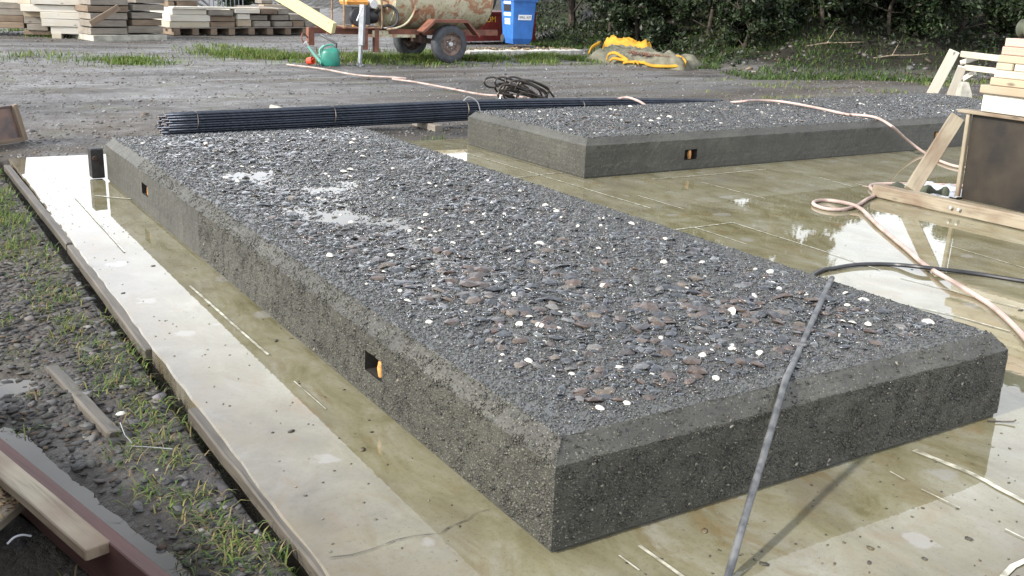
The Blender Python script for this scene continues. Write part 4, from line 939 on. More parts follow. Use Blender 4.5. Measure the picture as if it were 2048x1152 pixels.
for i, r in enumerate([(-1.442, -0.448, 0.133, 0.266), (-1.428, -0.445, 0.265, 0.398), (-1.414, -0.423, 0.398, 0.530), (-1.400, -0.421, 0.530, 0.646), (-1.388, -0.512, 0.644, 0.767)]):
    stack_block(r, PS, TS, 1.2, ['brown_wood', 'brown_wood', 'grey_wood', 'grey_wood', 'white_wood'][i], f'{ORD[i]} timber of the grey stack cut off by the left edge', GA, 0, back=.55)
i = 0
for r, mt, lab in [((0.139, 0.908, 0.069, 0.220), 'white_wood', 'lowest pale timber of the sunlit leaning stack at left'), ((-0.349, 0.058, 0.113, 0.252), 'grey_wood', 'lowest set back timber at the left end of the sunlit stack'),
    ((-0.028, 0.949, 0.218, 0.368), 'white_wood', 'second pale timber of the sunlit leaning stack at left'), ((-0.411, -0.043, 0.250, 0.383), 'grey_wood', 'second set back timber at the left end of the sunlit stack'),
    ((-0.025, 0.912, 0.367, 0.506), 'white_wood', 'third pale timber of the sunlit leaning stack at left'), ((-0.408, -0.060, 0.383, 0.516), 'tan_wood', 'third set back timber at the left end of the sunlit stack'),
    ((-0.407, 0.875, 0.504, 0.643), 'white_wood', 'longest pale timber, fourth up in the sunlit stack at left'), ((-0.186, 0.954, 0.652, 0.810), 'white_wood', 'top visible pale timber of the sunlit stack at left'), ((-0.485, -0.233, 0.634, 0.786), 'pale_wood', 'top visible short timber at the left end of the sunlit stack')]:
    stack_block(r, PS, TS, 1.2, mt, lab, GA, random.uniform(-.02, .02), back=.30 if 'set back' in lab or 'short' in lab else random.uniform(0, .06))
stack_block((0.168, 0.350, -0.027, 0.083), PS, TS, .3, 'pale_wood', 'small pale support block under the sunlit stack', GA, name='support_block', cat='block')
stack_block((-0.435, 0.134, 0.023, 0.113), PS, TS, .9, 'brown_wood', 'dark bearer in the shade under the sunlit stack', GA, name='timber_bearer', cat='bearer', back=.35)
PB, TB = (2.95, 20.62), (.982, .19)
stack_block((-0.262, 1.306, -0.025, 0.101), PB, TB, 1.6, 'block', 'grey concrete plinth under the shaded grey timber stacks', None, name='concrete_plinth', cat='plinth', back=-.06)
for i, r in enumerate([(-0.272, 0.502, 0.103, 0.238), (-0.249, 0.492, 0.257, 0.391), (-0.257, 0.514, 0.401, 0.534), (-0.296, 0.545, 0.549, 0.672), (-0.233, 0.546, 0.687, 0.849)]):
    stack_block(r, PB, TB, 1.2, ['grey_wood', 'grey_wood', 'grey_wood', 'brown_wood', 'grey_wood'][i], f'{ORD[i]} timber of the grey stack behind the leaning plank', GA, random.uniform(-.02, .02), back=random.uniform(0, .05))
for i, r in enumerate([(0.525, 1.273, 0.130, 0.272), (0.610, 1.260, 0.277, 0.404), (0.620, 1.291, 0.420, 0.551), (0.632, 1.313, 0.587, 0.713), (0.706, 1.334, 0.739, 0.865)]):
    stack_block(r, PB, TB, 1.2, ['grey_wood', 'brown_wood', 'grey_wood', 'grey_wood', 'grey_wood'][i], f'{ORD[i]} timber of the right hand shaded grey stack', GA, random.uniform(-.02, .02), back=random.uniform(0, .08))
o = plank('leaning_plank', (2.618, 20.192, 0.335), (3.172, 20.144, 0.673), .12, .03, M['brown_wood'], None, (.15, -1, 0), .003); tag(o, 'loose brown plank slanting across the grey stack', 'plank')
PC, TC = (5.30, 22.55), (.985, .174)
GC = 'sawn timbers on pallets behind the trailer'
rows = [
 ((-0.571, 0.416, 0.162, 0.296), 'pale_wood', 'lower pale timber at the left end of the low stack'), ((0.441, 1.065, 0.168, 0.288), 'brown_wood', 'lower brown timber in the low stack beside the pale one'), ((1.119, 1.486, 0.185, 0.353), 'tan_wood', 'lower half shaded tan timber in the middle of the low stack'),
 ((1.539, 1.969, 0.186, 0.321), 'grey_wood', 'lower grey timber right of the half shaded one'), ((2.078, 2.576, 0.186, 0.311), 'grey_wood', 'lower grey timber, third from the right end of the low stack'), ((2.605, 2.916, 0.180, 0.325), 'brown_wood', 'lower brown timber, second from the right end of the low stack'), ((2.938, 3.161, 0.192, 0.326), 'grey_wood', 'lower short grey timber at the right end of the low stack'),
 ((-0.550, 0.436, 0.296, 0.447), 'white_wood', 'middle pale timber at the left end of the low stack'), ((0.447, 1.071, 0.299, 0.425), 'brown_wood', 'middle brown timber beside the pale one in the low stack'), ((1.100, 1.433, 0.353, 0.486), 'white_wood', 'bright short timber under the overhanging white plank'),
 ((1.452, 1.933, 0.332, 0.455), 'grey_wood', 'middle dark grey timber right of the bright short one'), ((2.042, 2.511, 0.335, 0.465), 'grey_wood', 'middle grey timber near the right of the low stack'), ((2.539, 3.106, 0.337, 0.481), 'grey_wood', 'middle timber at the right end of the low stack'),
 ((-0.494, 0.356, 0.447, 0.580), 'white_wood', 'upper pale timber at the left end of the low stack'), ((0.380, 1.000, 0.436, 0.566), 'grey_wood', 'upper grey brown timber under the white plank'), ((1.723, 2.170, 0.480, 0.615), 'brown_wood', 'upper brown timber right of the white plank end'), ((2.218, 2.515, 0.478, 0.620), 'grey_wood', 'upper grey timber under the slanting yellow beam')]
for r, mt, lab in rows: stack_block(r, PC, TC, 1.2, mt, lab, GC, random.uniform(-.015, .015), back=random.uniform(0, .08))
stack_block((-0.488, 1.686, 0.587, 0.635), PC, TC, .25, 'white_wood', 'long thin white plank lying along the top of the low stack', GC, name='plank', cat='plank')
stack_block((1.028, 1.683, 0.493, 0.590), PC, TC, .9, 'white_wood', 'overexposed white timber end on top of the low stack', GC, back=-.03)
for r, lab in (((-0.662, 1.163, -0.002, 0.173), 'left weathered pallet under the low stack'), ((1.202, 3.186, 0.001, 0.180), 'right dark pallet under the low stack')):
    s0, s1, z0, z1 = r; t = Vector((TC[0], TC[1], 0)); nr = Vector((-t.y, t.x, 0)); O = Vector((PC[0], PC[1], 0)); z0 = max(z0, -.02)
    root = empty('pallet', O + t * s0); tag(root, lab, 'pallet', 'pallets under the low stack')
    plank('deck_board', O + t * s0 + nr * .02 + Vector((0, 0, z1 - .015)), O + t * s1 + nr * .02 + Vector((0, 0, z1 - .015)), .12, .022, M['grey_wood'], root)
    for q in (.35, .7, 1.05): plank('deck_board', O + t * s0 + nr * q + Vector((0, 0, z1 - .015)), O + t * s1 + nr * q + Vector((0, 0, z1 - .015)), .12, .022, M['grey_wood'], root)
    for k in range(4):
        s = s0 + (s1 - s0) * (.12 + .25 * k); plank('block', O + t * s + nr * -.03 + Vector((0, 0, (z0 + z1 - .03) / 2)), O + t * s + nr * 1.1 + Vector((0, 0, (z0 + z1 - .03) / 2)), .16, z1 - .03 - z0, M['brown_wood'], root)
# timbers standing behind
for r, mt, lab in (((-0.563, -0.401, 0.575, 0.708), 'brown_wood', 'short brown timber end showing above the low stack at its left'), ((-0.338, 0.198, 0.586, 0.714), 'brown_wood', 'brown cracked timber showing above the low stack'), ((-0.579, 0.256, 0.718, 0.834), 'grey_wood', 'grey plank at the top edge above the low stack'), ((-0.622, -0.459, 0.040, 0.563), 'brown_wood', 'dark upright timber behind the left end of the low stack'), ((-0.409, 0.230, 0.040, 0.574), 'brown_wood', 'dark timber baulk hidden behind the low stack')):
    stack_block(r, (5.6, 23.9), TC, .5, mt, lab, GA)
stack_block((-1.960, -1.611, 0.670, 0.765), (9.6, 25.2), TC, .3, 'grey_wood', 'pale grey offcut lying on rubble above the low stack', GA, .1, name='timber_offcut', cat='offcut')
stack_block((-1.936, -1.174, 0.605, 0.655), (9.6, 25.0), TC, .3, 'tan_wood', 'long tan offcut above the low stack beside the yellow beam', GA, -.03, name='timber_offcut', cat='offcut')
stack_block((-2.065, -0.004, -0.019, 0.583), (9.6, 25.6), TC, 1.0, 'grey_wood', 'grey timber pile in the shade behind the low stack', GA, name='timber_pile', cat='timber')
# railing far behind
root = empty('steel_railing', (7, 26, 0)); tag(root, 'grey vertical steel bar railing behind the timber stacks', 'railing')
for k in range(9):
    p = Vector((6.672, 26.036, 0.189)) + Vector((.12 * k, .02 * k, 0)); MB().beam((p.x, p.y, 0), (p.x, p.y, 1.75), .035 if k % 4 == 0 else .02, .02, (1, 0, 0)).build('upright_bar', M['steelfence'], root)
p = Vector((6.672, 26.036, 0.189)); MB().beam((p.x - .1, p.y, .95), (p.x + 1.1, p.y + .18, .95), .03, .03).build('rail', M['steelfence'], root); MB().beam((p.x - .1, p.y, 1.7), (p.x + 1.1, p.y + .18, 1.7), .03, .03).build('rail', M['steelfence'], root)
hc = Vector((6.122, 24.704, 0.683)); o = MB().tube(catmull([hc + Vector((-.35, .1, .12)), hc + Vector((-.1, 0, .10)), hc + Vector((.12, 0, -.05)), hc + Vector((.18, 0, -.16)), hc + Vector((.05, 0, -.12)), hc + Vector((-.2, 0, .02))], 6), .03, 8).build('grey_hose', M['galv'], None, True); tag(o, 'thick grey hose coil lying on the timbers at the back', 'hose')

# ------------------------------------------------------------------ water tank trailer
T_ = empty('tank_trailer', (7.4, 15.15, 0)); tag(T_, 'rusty cream water tank on a single axle trailer with pump engine', 'trailer')
CY, RT, CZ = 15.17, .60, 1.155
prof = [(.0, 6.43), (.22, 6.44), (.42, 6.47), (.53, 6.52), (RT, 6.60), (RT, 7.2), (RT, 7.8), (RT, 8.52), (.53, 8.60), (.42, 8.65), (.2, 8.68), (0, 8.69)]
MB().lathe(prof, 40, (0, CY, CZ), 'X').build('tank', M['tank'], T_, True)
for x in (6.60, 8.50): MB().lathe([(RT + .002, -.012), (RT + .012, -.008), (RT + .012, .008), (RT + .002, .012)], 40, (x, CY, CZ), 'X').build('tank_band', M['tank'], T_, True)
for sy in (-1, 1):
    y = CY + sy * .42
    MB().beam((5.48, CY + sy * .30, .52), (6.5, y, .52), .06, .10).beam((6.5, y, .52), (8.75, y, .52), .06, .10).build('chassis_rail', M['rust'], T_)
for x in (5.52, 6.45, 7.5, 8.6): MB().box((x, CY, .50), (.07, .84 if x > 6 else .6, .07)).build('cross_member', M['rust'], T_)
MB().box((5.38, CY - .1, .52), (.30, .09, .10)).box((5.22, CY - .1, .42), (.10, .12, .30)).build('drawbar', M['rust'], T_)
MB().box((6.05, CY - .45, .40), (.12, .1, .36)).box((6.28, CY - .45, .38), (.08, .1, .40)).build('leg_bracket', M['rust'], T_)
MB().box((7.56, CY, .34), (.09, 1.55, .09)).build('axle', M['rust_dark'], T_)
for x in (7.15, 7.95): MB().box((x, CY - .42, .42), (.06, .06, .16)).build('spring_hanger', M['rust_dark'], T_)
def wheel(y, sgn):
    c = (7.56, y, .335); R = .335; w = .095
    ty = MB().lathe([(.205, -w), (.25, -w*1.05), (.30, -w), (.328, -w*.72), (R, -w*.5), (R, w*.5), (.328, w*.72), (.30, w), (.25, w*1.05), (.205, w)], 36, c, 'Y').build('tyre', M['tyre'], T_, True)
    for k in range(36):
        pass
    rm = MB().lathe([(.208, -w*.9), (.208, w*.9)], 32, c, 'Y').lathe([(.207, sgn*w*.85), (.195, sgn*w*.95), (.185, sgn*w*.6), (.165, sgn*w*.3), (.15, sgn*w*.25), (.12, sgn*w*.45), (.09, sgn*w*.5), (.07, sgn*w*.35), (0.0, sgn*w*.35)], 32, c, 'Y').build('rim', M['rim'], T_, True)
    hb = MB().lathe([(.045, 0), (.045, sgn*w*.9), (.03, sgn*w*1.05), (0, sgn*w*1.05)], 16, c, 'Y').build('hub', M['hub'], T_, True)
    for k in range(5):
        a = k * 2 * math.pi / 5; MB().lathe([(.011, sgn*w*.3), (.011, sgn*w*.65), (0, sgn*w*.65)], 6, (c[0] + .075 * math.cos(a), c[1], c[2] + .075 * math.sin(a)), 'Y').build('wheel_nut', M['hub'], hb)
wheel(14.42, -1); wheel(15.95, 1)
for (yy) in (14.42, 15.95):
    pr = [(6.98, .56), (7.22, .76), (7.86, .76), (8.12, .50)]; V = []; F = []
    for (x, z) in pr: V += [(x, yy - .13, z), (x, yy + .13, z), (x, yy - .13, z - .012), (x, yy + .13, z - .012)]
    for i in range(3): a = 4*i; b = 4*i+4; F += [(a, b, b+1, a+1), (a+2, a+3, b+3, b+2), (a, a+2, b+2, b), (a+1, b+1, b+3, a+3)]
    for i in range(4): a = 4*i; F.append((a, a+1, a+3, a+2))
    # turned down outer lip
    n0 = len(V); yl = yy - .13 if yy < 15 else yy + .13
    for (x, z) in pr: V += [(x, yl - .004 * (1 if yy < 15 else -1), z - .004), (x, yl - .004 * (1 if yy < 15 else -1), z - .05)]
    for i in range(3): a = n0 + 2*i; F.append((a, a+1, a+3, a+2))
    mesh_obj('mudguard', V, F, M['rust'], T_)
MB().box((6.55, CY - .47, .455), (.95, .05, .05)).box((6.35, CY - .48, .50), (.30, .03, .09)).build('side_step', M['tank'], T_)
# jack leg
jk = MB().beam((5.79, 14.30, .02), (5.83, 14.32, .42), .05, .05).build('jack_leg', M['galv'], T_)
MB().beam((5.82, 14.30, .32), (5.87, 14.34, .98), .085, .07).build('jack_sleeve', M['galv'], T_)
MB().box((5.79, 14.30, -.005), (.14, .14, .02)).build('jack_foot', M['galv'], T_)
MB().beam((5.82, 14.24, .94), (5.70, 14.2, .72), .02, .02).build('jack_handle', M['silver'], T_)
# pump engine inside tube frame
E_ = (5.98, 14.95)
MB().box((E_[0], E_[1], .58), (.62, .6, .02)).build('engine_tray', M['rust'], T_)
eng = MB().box((E_[0] + .05, E_[1], .78), (.34, .34, .30)).build('engine_block', M['dark'], T_)
MB().lathe([(0, -.05), (.14, -.05), (.16, 0), (.14, .06), (0, .06)], 20, (E_[0] - .02, E_[1] - .2, .76), 'Y').build('recoil_cover', M['dark'], eng, True)
MB().box((E_[0] + .03, E_[1] - .17, .86), (.12, .02, .07)).build('label_plate', M['white'], eng)
MB().box((E_[0] - .08, E_[1] - .19, .73), (.06, .06, .26)).build('orange_shroud', M['orange'], eng)
V = [(-.2, -.15, 0), (.17, -.15, 0), (.17, .15, 0), (-.2, .15, 0), (-.22, -.17, .05), (.19, -.17, .05), (.19, .17, .05), (-.22, .17, .05), (-.18, -.13, .12), (.15, -.13, .12), (.15, .13, .12), (-.18, .13, .12)]
MB().add([(v[0] + E_[0], v[1] + E_[1] - .03, v[2] + .96) for v in V], [(3, 2, 1, 0), (0, 1, 5, 4), (1, 2, 6, 5), (2, 3, 7, 6), (3, 0, 4, 7), (4, 5, 9, 8), (5, 6, 10, 9), (6, 7, 11, 10), (7, 4, 8, 11), (8, 9, 10, 11)]).build('fuel_tank', M['orange'], T_)
MB().lathe([(0, .16), (.07, .16), (.09, .08), (.09, -.08), (.07, -.16), (0, -.16)], 14, (E_[0] + .28, E_[1] - .05, .98), 'Y').build('muffler', M['silver'], T_, True)
MB().lathe([(0, -.09), (.12, -.08), (.14, 0), (.12, .08), (0, .09)], 18, (E_[0] + .32, E_[1] - .02, .78), 'X').build('pump_housing', M['dark'], T_, True)
for dy in (-.26, .26):
    P = [(E_[0] - .30, E_[1] + dy, .60), (E_[0] - .30, E_[1] + dy, .9), (E_[0] - .29, E_[1] + dy, 1.08), (E_[0] - .22, E_[1] + dy, 1.14), (E_[0] + .30, E_[1] + dy, 1.14), (E_[0] + .39, E_[1] + dy, 1.08), (E_[0] + .40, E_[1] + dy, .9), (E_[0] + .40, E_[1] + dy, .60), (E_[0] + .30, E_[1] + dy, .59), (E_[0] - .25, E_[1] + dy, .59)]
    MB().tube(catmull(P, 4), .017, 8).build('roll_frame', M['tubeframe'], T_, True)
for (x, z) in ((-.25, 1.13), (.35, 1.13), (-.25, .6), (.35, .6)): MB().tube([(E_[0] + x, E_[1] - .26, z), (E_[0] + x, E_[1] + .26, z)], .015, 7).build('roll_frame_tie', M['tubeframe'], T_, True)
MB().tube(catmull([(6.32, 14.85, .80), (6.40, 14.72, .93), (6.52, 14.64, .96), (6.62, 14.58, .84), (6.60, 14.56, .68), (6.50, 14.6, .60), (6.38, 14.75, .58)], 6), .026, 9).build('suction_hose', M['blackhose'], T_, True)
MB().tube(catmull([(6.98, 14.61, .98), (6.92, 14.56, .84), (6.78, 14.54, .68), (6.6, 14.55, .60), (6.42, 14.56, .57)], 6), .018, 8).build('delivery_hose', M['tank'], T_, True)
MB().box((6.93, 14.635, 1.0), (.10, .03, .06)).build('tank_bracket', M['rust'], T_)
MB().beam((6.72, 14.60, .62), (7.15, 14.63, .98), .02, .015, (0, 1, 0)).build('strap', M['rust'], T_)
MB().tube([(5.35, 14.9, .45), (5.5, 14.6, .32), (5.42, 14.45, .18)], .018, 7).build('drain_hose', M['blackhose'], T_, True)
MB().tube(catmull([(5.15, 15.0, .40), (5.05, 14.95, .48), (5.0, 14.9, .40), (5.06, 14.9, .30), (5.15, 14.95, .34)], 5), .012, 7).build('hitch_chain', M['rust'], T_, True)

# yellow beam slanting down to the trailer
o = plank('yellow_beam', (5.405, 14.466, 0.581), (4.692, 16.025, 1.240), .09, .19, M['yellowbeam'], None, (.0, -.2, 1), .006); tag(o, 'pale yellow timber beam slanting down to the pump from the left', 'beam')

# ------------------------------------------------------------------ watering can and red cap
W_ = empty('watering_can', (5.26, 14.30, 0)); tag(W_, 'teal green plastic watering can beside the trailer jack', 'watering can')
def loft(rings, n=22):
    V = []; F = []
    for (z, a, b, cx, cy) in rings:
        for k in range(n):
            t = 2 * math.pi * k / n; e = .75; ct, st = math.cos(t), math.sin(t)
            V.append((cx + a * math.copysign(abs(ct) ** e, ct), cy + b * math.copysign(abs(st) ** e, st), z))
    for i in range(len(rings) - 1):
        for k in range(n): F.append((i*n+k, i*n+(k+1) % n, (i+1)*n+(k+1) % n, (i+1)*n+k))
    F.append(tuple(range(n))[::-1]); F.append(tuple((len(rings)-1)*n+k for k in range(n))); return V, F
rc = Matrix.Rotation(-.5, 3, 'Z')
def wc(V): return [tuple(rc @ Vector(v) + Vector((5.27, 14.32, -.01))) for v in V]
V, F = loft([(0, .150, .085, 0, 0), (.012, .158, .09, 0, 0), (.10, .156, .092, 0, 0), (.20, .150, .09, .004, 0), (.245, .135, .08, .012, 0), (.27, .10, .055, .03, 0), (.285, .06, .035, .05, 0)])
b_ = mesh_obj('body', wc(V), F, M['green'], W_, True); smooth_angle(b_, 50)
mb = MB(); mb.tube(catmull([(-.13, 0, .20), (-.13, 0, .27), (-.06, 0, .325), (.03, 0, .34), (.06, 0, .30), (.06, 0, .27)], 5), .015, 8); mb.v = wc(mb.v); mb.build('top_handle', M['green'], W_, True)
mb = MB(); mb.tube(catmull([(-.155, 0, .13), (-.17, 0, .19), (-.165, 0, .26), (-.10, 0, .325)], 5), .013, 8); mb.v = wc(mb.v); mb.build('side_handle', M['palegreen'], W_, True)
mb = MB(); mb.tube([(-.14, 0, .03), (-.20, 0, .10), (-.29, 0, .21), (-.37, 0, .315)], [.034, .026, .020, .016], 10); mb.v = wc(mb.v); sp = mb.build('spout', M['palegreen'], W_, True)
mb = MB(); mb.tube([(-.365, 0, .31), (-.385, 0, .33), (-.41, 0, .36), (-.414, 0, .364)], [.018, .03, .042, .036], 12); mb.v = wc(mb.v); mb.build('rose', M['silver'], sp, True)
mb = MB(); mb.tube([(-.20, 0, .16), (-.15, 0, .19)], .008, 6); mb.v = wc(mb.v); mb.build('spout_stay', M['palegreen'], W_, True)
K = empty('measuring_cup', (4.89, 14.35, 0)); tag(K, 'small orange red plastic cup lying on its side by the hose end', 'cup')
kk = Matrix.Rotation(.6, 3, 'Z') @ Matrix.Rotation(math.radians(78), 3, 'X')
mb = MB().lathe([(0, 0), (.055, 0), (.06, .01), (.062, .10), (.066, .105), (.058, .105), (.054, .012), (0, .012)], 20); mb.v = [tuple(kk @ Vector(v) + Vector((4.9, 14.38, .055))) for v in mb.v]; mb.build('cup_wall', M['redcap'], K, True)
mb = MB().tube([(-.05, 0, .10), (-.02, .03, .13), (.03, .03, .13), (.05, 0, .10)], .007, 6); mb.v = [tuple(kk @ Vector(v) + Vector((4.9, 14.38, .055))) for v in mb.v]; mb.build('handle', M['redcap'], K, True)

# ------------------------------------------------------------------ blue bin, red box, drum and kerb
def text(name, body, size, mat, mw, parent, ext=.0012):
    c = bpy.data.curves.new(name, 'FONT'); c.body = body; c.size = size; c.align_x = 'CENTER'; c.align_y = 'CENTER'; c.extrude = ext; c.materials.append(mat)
    tmp = bpy.data.objects.new(name, c); COL.objects.link(tmp); dg = bpy.context.evaluated_depsgraph_get(); me = bpy.data.meshes.new_from_object(tmp.evaluated_get(dg)); bpy.data.objects.remove(tmp)
    o = bpy.data.objects.new(name, me); COL.objects.link(o)
    if not me.materials: me.materials.append(mat)
    if parent: o.parent = parent; o.matrix_parent_inverse = parent_matrix(parent).inverted()
    o.matrix_basis = mw; return o
B_ = empty('wheelie_bin', (11.75, 18.75, .07), math.radians(-8), True); tag(B_, 'blue plastic spill kit wheelie bin beside the red steel box', 'bin')
w0, d0, w1, d1, Hb = .23, .26, .29, .36, .98
ch = .10
def ring(w, d, z): return [(-w, -d, z), (w - ch * .2, -d, z), (w, -d + ch * .2, z), (w, d, z), (-w, d, z)]
V = []; F = []; lv = [(w0 * .92, d0 * .92, 0), (w0, d0, .05), (w0 + .02, d0 + .03, .12), (w1, d1, Hb)]
for (w, d, z) in lv: V += ring(w, d, z)
for i in range(len(lv) - 1):
    for k in range(5): F.append((i*5+k, i*5+(k+1) % 5, (i+1)*5+(k+1) % 5, (i+1)*5+k))
F.append((4, 3, 2, 1, 0)); F.append(tuple(15 + k for k in range(5)))
mesh_obj('bin_body', V, F, M['blue'], B_)
MB().box((0, 0, Hb + .0), (w1*2 + .05, d1*2 + .06, .045)).build('rim', M['blue'], B_)
V = [(-w1-.035, -d1-.05, Hb+.025), (w1+.035, -d1-.05, Hb+.025), (w1+.035, d1+.05, Hb+.025), (-w1-.035, d1+.05, Hb+.025), (-w1+.04, -d1+.06, Hb+.09), (w1-.04, -d1+.06, Hb+.09), (w1-.04, d1-.02, Hb+.10), (-w1+.04, d1-.02, Hb+.10)]
mesh_obj('lid', V, [(3, 2, 1, 0), (0, 1, 5, 4), (1, 2, 6, 5), (2, 3, 7, 6), (3, 0, 4, 7), (4, 5, 6, 7)], M['bluelid'], B_)
MB().tube([(-w1, d1 + .07, Hb + .0), (w1, d1 + .07, Hb + .0)], .016, 8).build('handle_bar', M['blue'], B_, True)
for sx in (-1, 1): MB().lathe([(.0, -.025), (.09, -.025), (.1, -.01), (.1, .01), (.09, .025), (0, .025)], 18, (sx * (w0 + .02), d0 + .02, .1), 'X').build('wheel', M['tyre'], B_, True)
tl_ = math.atan2(d1 - d0 - .03, Hb - .12)
def bin_label(x, z, w, h, txt, size, face):
    pl = None
    if face == 'front':
        yy = -(d0 + .03 + (d1 - d0 - .03) * (z - .12) / (Hb - .12)) - .004; rot = Matrix.Rotation(math.pi/2 + tl_, 4, 'X'); loc = Matrix.Translation((x, yy, z))
    else:
        t2 = math.atan2(w1 - w0 - .02, Hb - .12); xx = -(w0 + .02 + (w1 - w0 - .02) * (z - .12) / (Hb - .12)) - .004; rot = Matrix.Rotation(-math.pi/2, 4, 'Z') @ Matrix.Rotation(math.pi/2 + t2, 4, 'X'); loc = Matrix.Translation((xx, x, z))
    mw = loc @ rot; m = MB().box((0, 0, 0), (w, h, .004)); m.v = [tuple(mw @ Vector(v)) for v in m.v]; pl = m.build('label_plate', M['white'], B_)
    if txt:
        t = text('lettering', txt, size, M['ink'], Matrix.Identity(4), pl); t.matrix_parent_inverse = Matrix.Identity(4); t.matrix_basis = mw @ Matrix.Translation((0, 0, .0035))
    return pl
bin_label(.02, .60, .33, .115, 'SPILL KIT', .075, 'front')
bin_label(.0, .50, .30, .13, 'SPILL KIT', .065, 'left'); bin_label(.0, .66, .40, .07, '', 0, 'left'); p_ = bin_label(.0, .80, .40, .15, '', 0, 'left'); p_.data.materials[0] = M['ink']; bin_label(.0, .92, .40, .06, '', 0, 'left')

RB = empty('red_steel_box', (12.0, 19.9, .07)); tag(RB, 'red steel box with worn yellow letters behind the blue bin', 'steel box')
a0 = Vector((10.615, 19.584, -0.047)); a1 = Vector((13.134, 20.100, 0.018)); a0.z = a1.z = .06; rd = (a1 - a0).normalized(); rn = Vector((-rd.y, rd.x, 0))
def rb(s0, s1, z0, z1, d0_, d1_, nm, mt):
    c = a0 + rd * ((s0+s1)/2) + rn * ((d0_+d1_)/2) + Vector((0, 0, (z0+z1)/2)); mbx = MB().box(c, (s1-s0, d1_-d0_, z1-z0), Matrix((rd, rn, Vector((0, 0, 1)))).transposed()); return mbx.build(nm, mt, RB)
Lr = (a1 - a0).length
rb(0, Lr, .08, .62, 0, .8, 'box_body', M['redbox']); rb(-.01, Lr+.01, .0, .08, -.02, .82, 'base_skid', M['redbox']); rb(-.015, Lr+.015, .62, .68, -.025, .83, 'top_flange', M['redbox'])
for s in (.75, Lr - .05): rb(s, s + .04, .085, .615, -.012, -.001, 'rib', M['redbox'])
def wall_text(body, s, z, size, rotz=0):
    mw = Matrix.Translation(a0 + rd * s + rn * -.006 + Vector((0, 0, z))) @ Matrix((rd, Vector((0, 0, 1)), -rn)).transposed().to_4x4() @ Matrix.Rotation(rotz, 4, 'Z'); return text('lettering', body, size, M['yellowpaint'], mw, RB, .002)
wall_text('D', .27, .33, .16, -.6); wall_text('D.OM', .95, .50, .20)
dr = MB().lathe([(0, -.45), (.30, -.45), (.315, -.42), (.315, .42), (.30, .45), (0, .45)], 26, tuple(a0 + rd * .80 + rn * .35 + Vector((0, 0, 1.0))), 'X').build('drum', M['greytank'], None, True); tag(dr, 'dark grey drum lying on top of the red steel box', 'drum')
k0 = Vector((9.033, 16.534, 0.050)); k1 = Vector((11.977, 16.737, 0.050)); kd = (k1 - k0).normalized()
o = plank('concrete_kerb', Vector((k0.x, k0.y, .02)), Vector((k1.x, k1.y, .02)), .5, .11, M['kerb'], None, (0, 0, 1), .012, .006, 2); tag(o, 'low white concrete kerb in front of the bin and red box', 'kerb')
# leaves on the kerb
n = 220; tt = RNG.random(n); P = np.stack([k0.x + (k1.x-k0.x) * tt, k0.y + (k1.y-k0.y) * tt + RNG.uniform(-.1, .5, n), np.full(n, .085)], -1); s = RNG.uniform(.025, .06, n)
V_, F_ = scatter(octa(), P, np.stack([s, s * .6, s * .25], -1), .4); tag(mesh_obj('leaf_litter', V_, F_, M['gravel'], None, False, percol(palette(n, [(.16, .12, .06), (.10, .07, .04), (.22, .18, .10)], [2, 2, 1]), 6)), 'dry brown leaf litter along the white kerb', 'leaf litter', kind='stuff')

# ------------------------------------------------------------------ canvas tarpaulin heap
TP = empty('tarpaulin_heap', (11.3, 14.0, 0)); tag(TP, 'heap of folded grey canvas tarpaulin with yellow edging below the bank', 'tarpaulin')
A = Vector((10.875, 14.873, 0.000)); Bq = Vector((11.723, 12.613, 0.000)); td = (Bq - A).normalized(); tn = Vector((-td.y, td.x, 0));
if tn.x < 0: tn = -tn
LT = (Bq - A).length
def heap(name, mat, s0, s1, w0_, w1_, hfun, nx=46, ny=22, seed=0, zb=0.0):
    V = []; F = []
    for j in range(ny):
        for i in range(nx):
            u = i / (nx-1); v = j / (ny-1); s = s0 + (s1 - s0) * u; w = w0_ + (w1_ - w0_) * v
            ed = min(1, min(u, 1-u) * 9) ** .35 * min(1, min(v, 1-v) * 6) ** .35
            rg = 1 - abs(2 * float(vnoise(u * 6 + v * 4, v * 3.2 - u * 2.5, seed)) - 1); rg2 = 1 - abs(2 * float(vnoise(u * 15 - v * 5, v * 7 + u * 4, seed + 2)) - 1)
            wr = .085 * (rg ** 2 - .4) + .035 * (rg2 ** 2 - .4) + .02 * math.sin(u * 22 + v * 9 + seed)
            z = zb + ed * max(.02, hfun(u, v) + wr); p = A + td * s + tn * w; V.append((p.x + .02 * math.sin(v * 9 + u * 4), p.y, z - .03 * (1 - ed)))
    for j in range(ny-1):
        for i in range(nx-1): F.append((j*nx+i, j*nx+i+1, (j+1)*nx+i+1, (j+1)*nx+i))
    return mesh_obj(name, V, F, mat, TP, True)
heap('grey_fold', M['tarp_grey'], .05, 1.75, -.12, .75, lambda u, v: .31 * (1 - .40 * u) * (.55 + .6 * v), seed=3)
heap('grey_fold', M['tarp_grey'], .75, 2.3, .05, .8, lambda u, v: .27 * (1 - .55 * u), seed=8, zb=.01)
heap('olive_fold', M['olive_cloth'], .15, 1.5, .2, .62, lambda u, v: .25 * (1 - .2 * u), nx=36, ny=12, seed=17)
heap('yellow_fold', M['tarp_yellow'], .0, 1.15, .56, .82, lambda u, v: .43 * (1 - .14 * u) , nx=44, ny=14, seed=5)
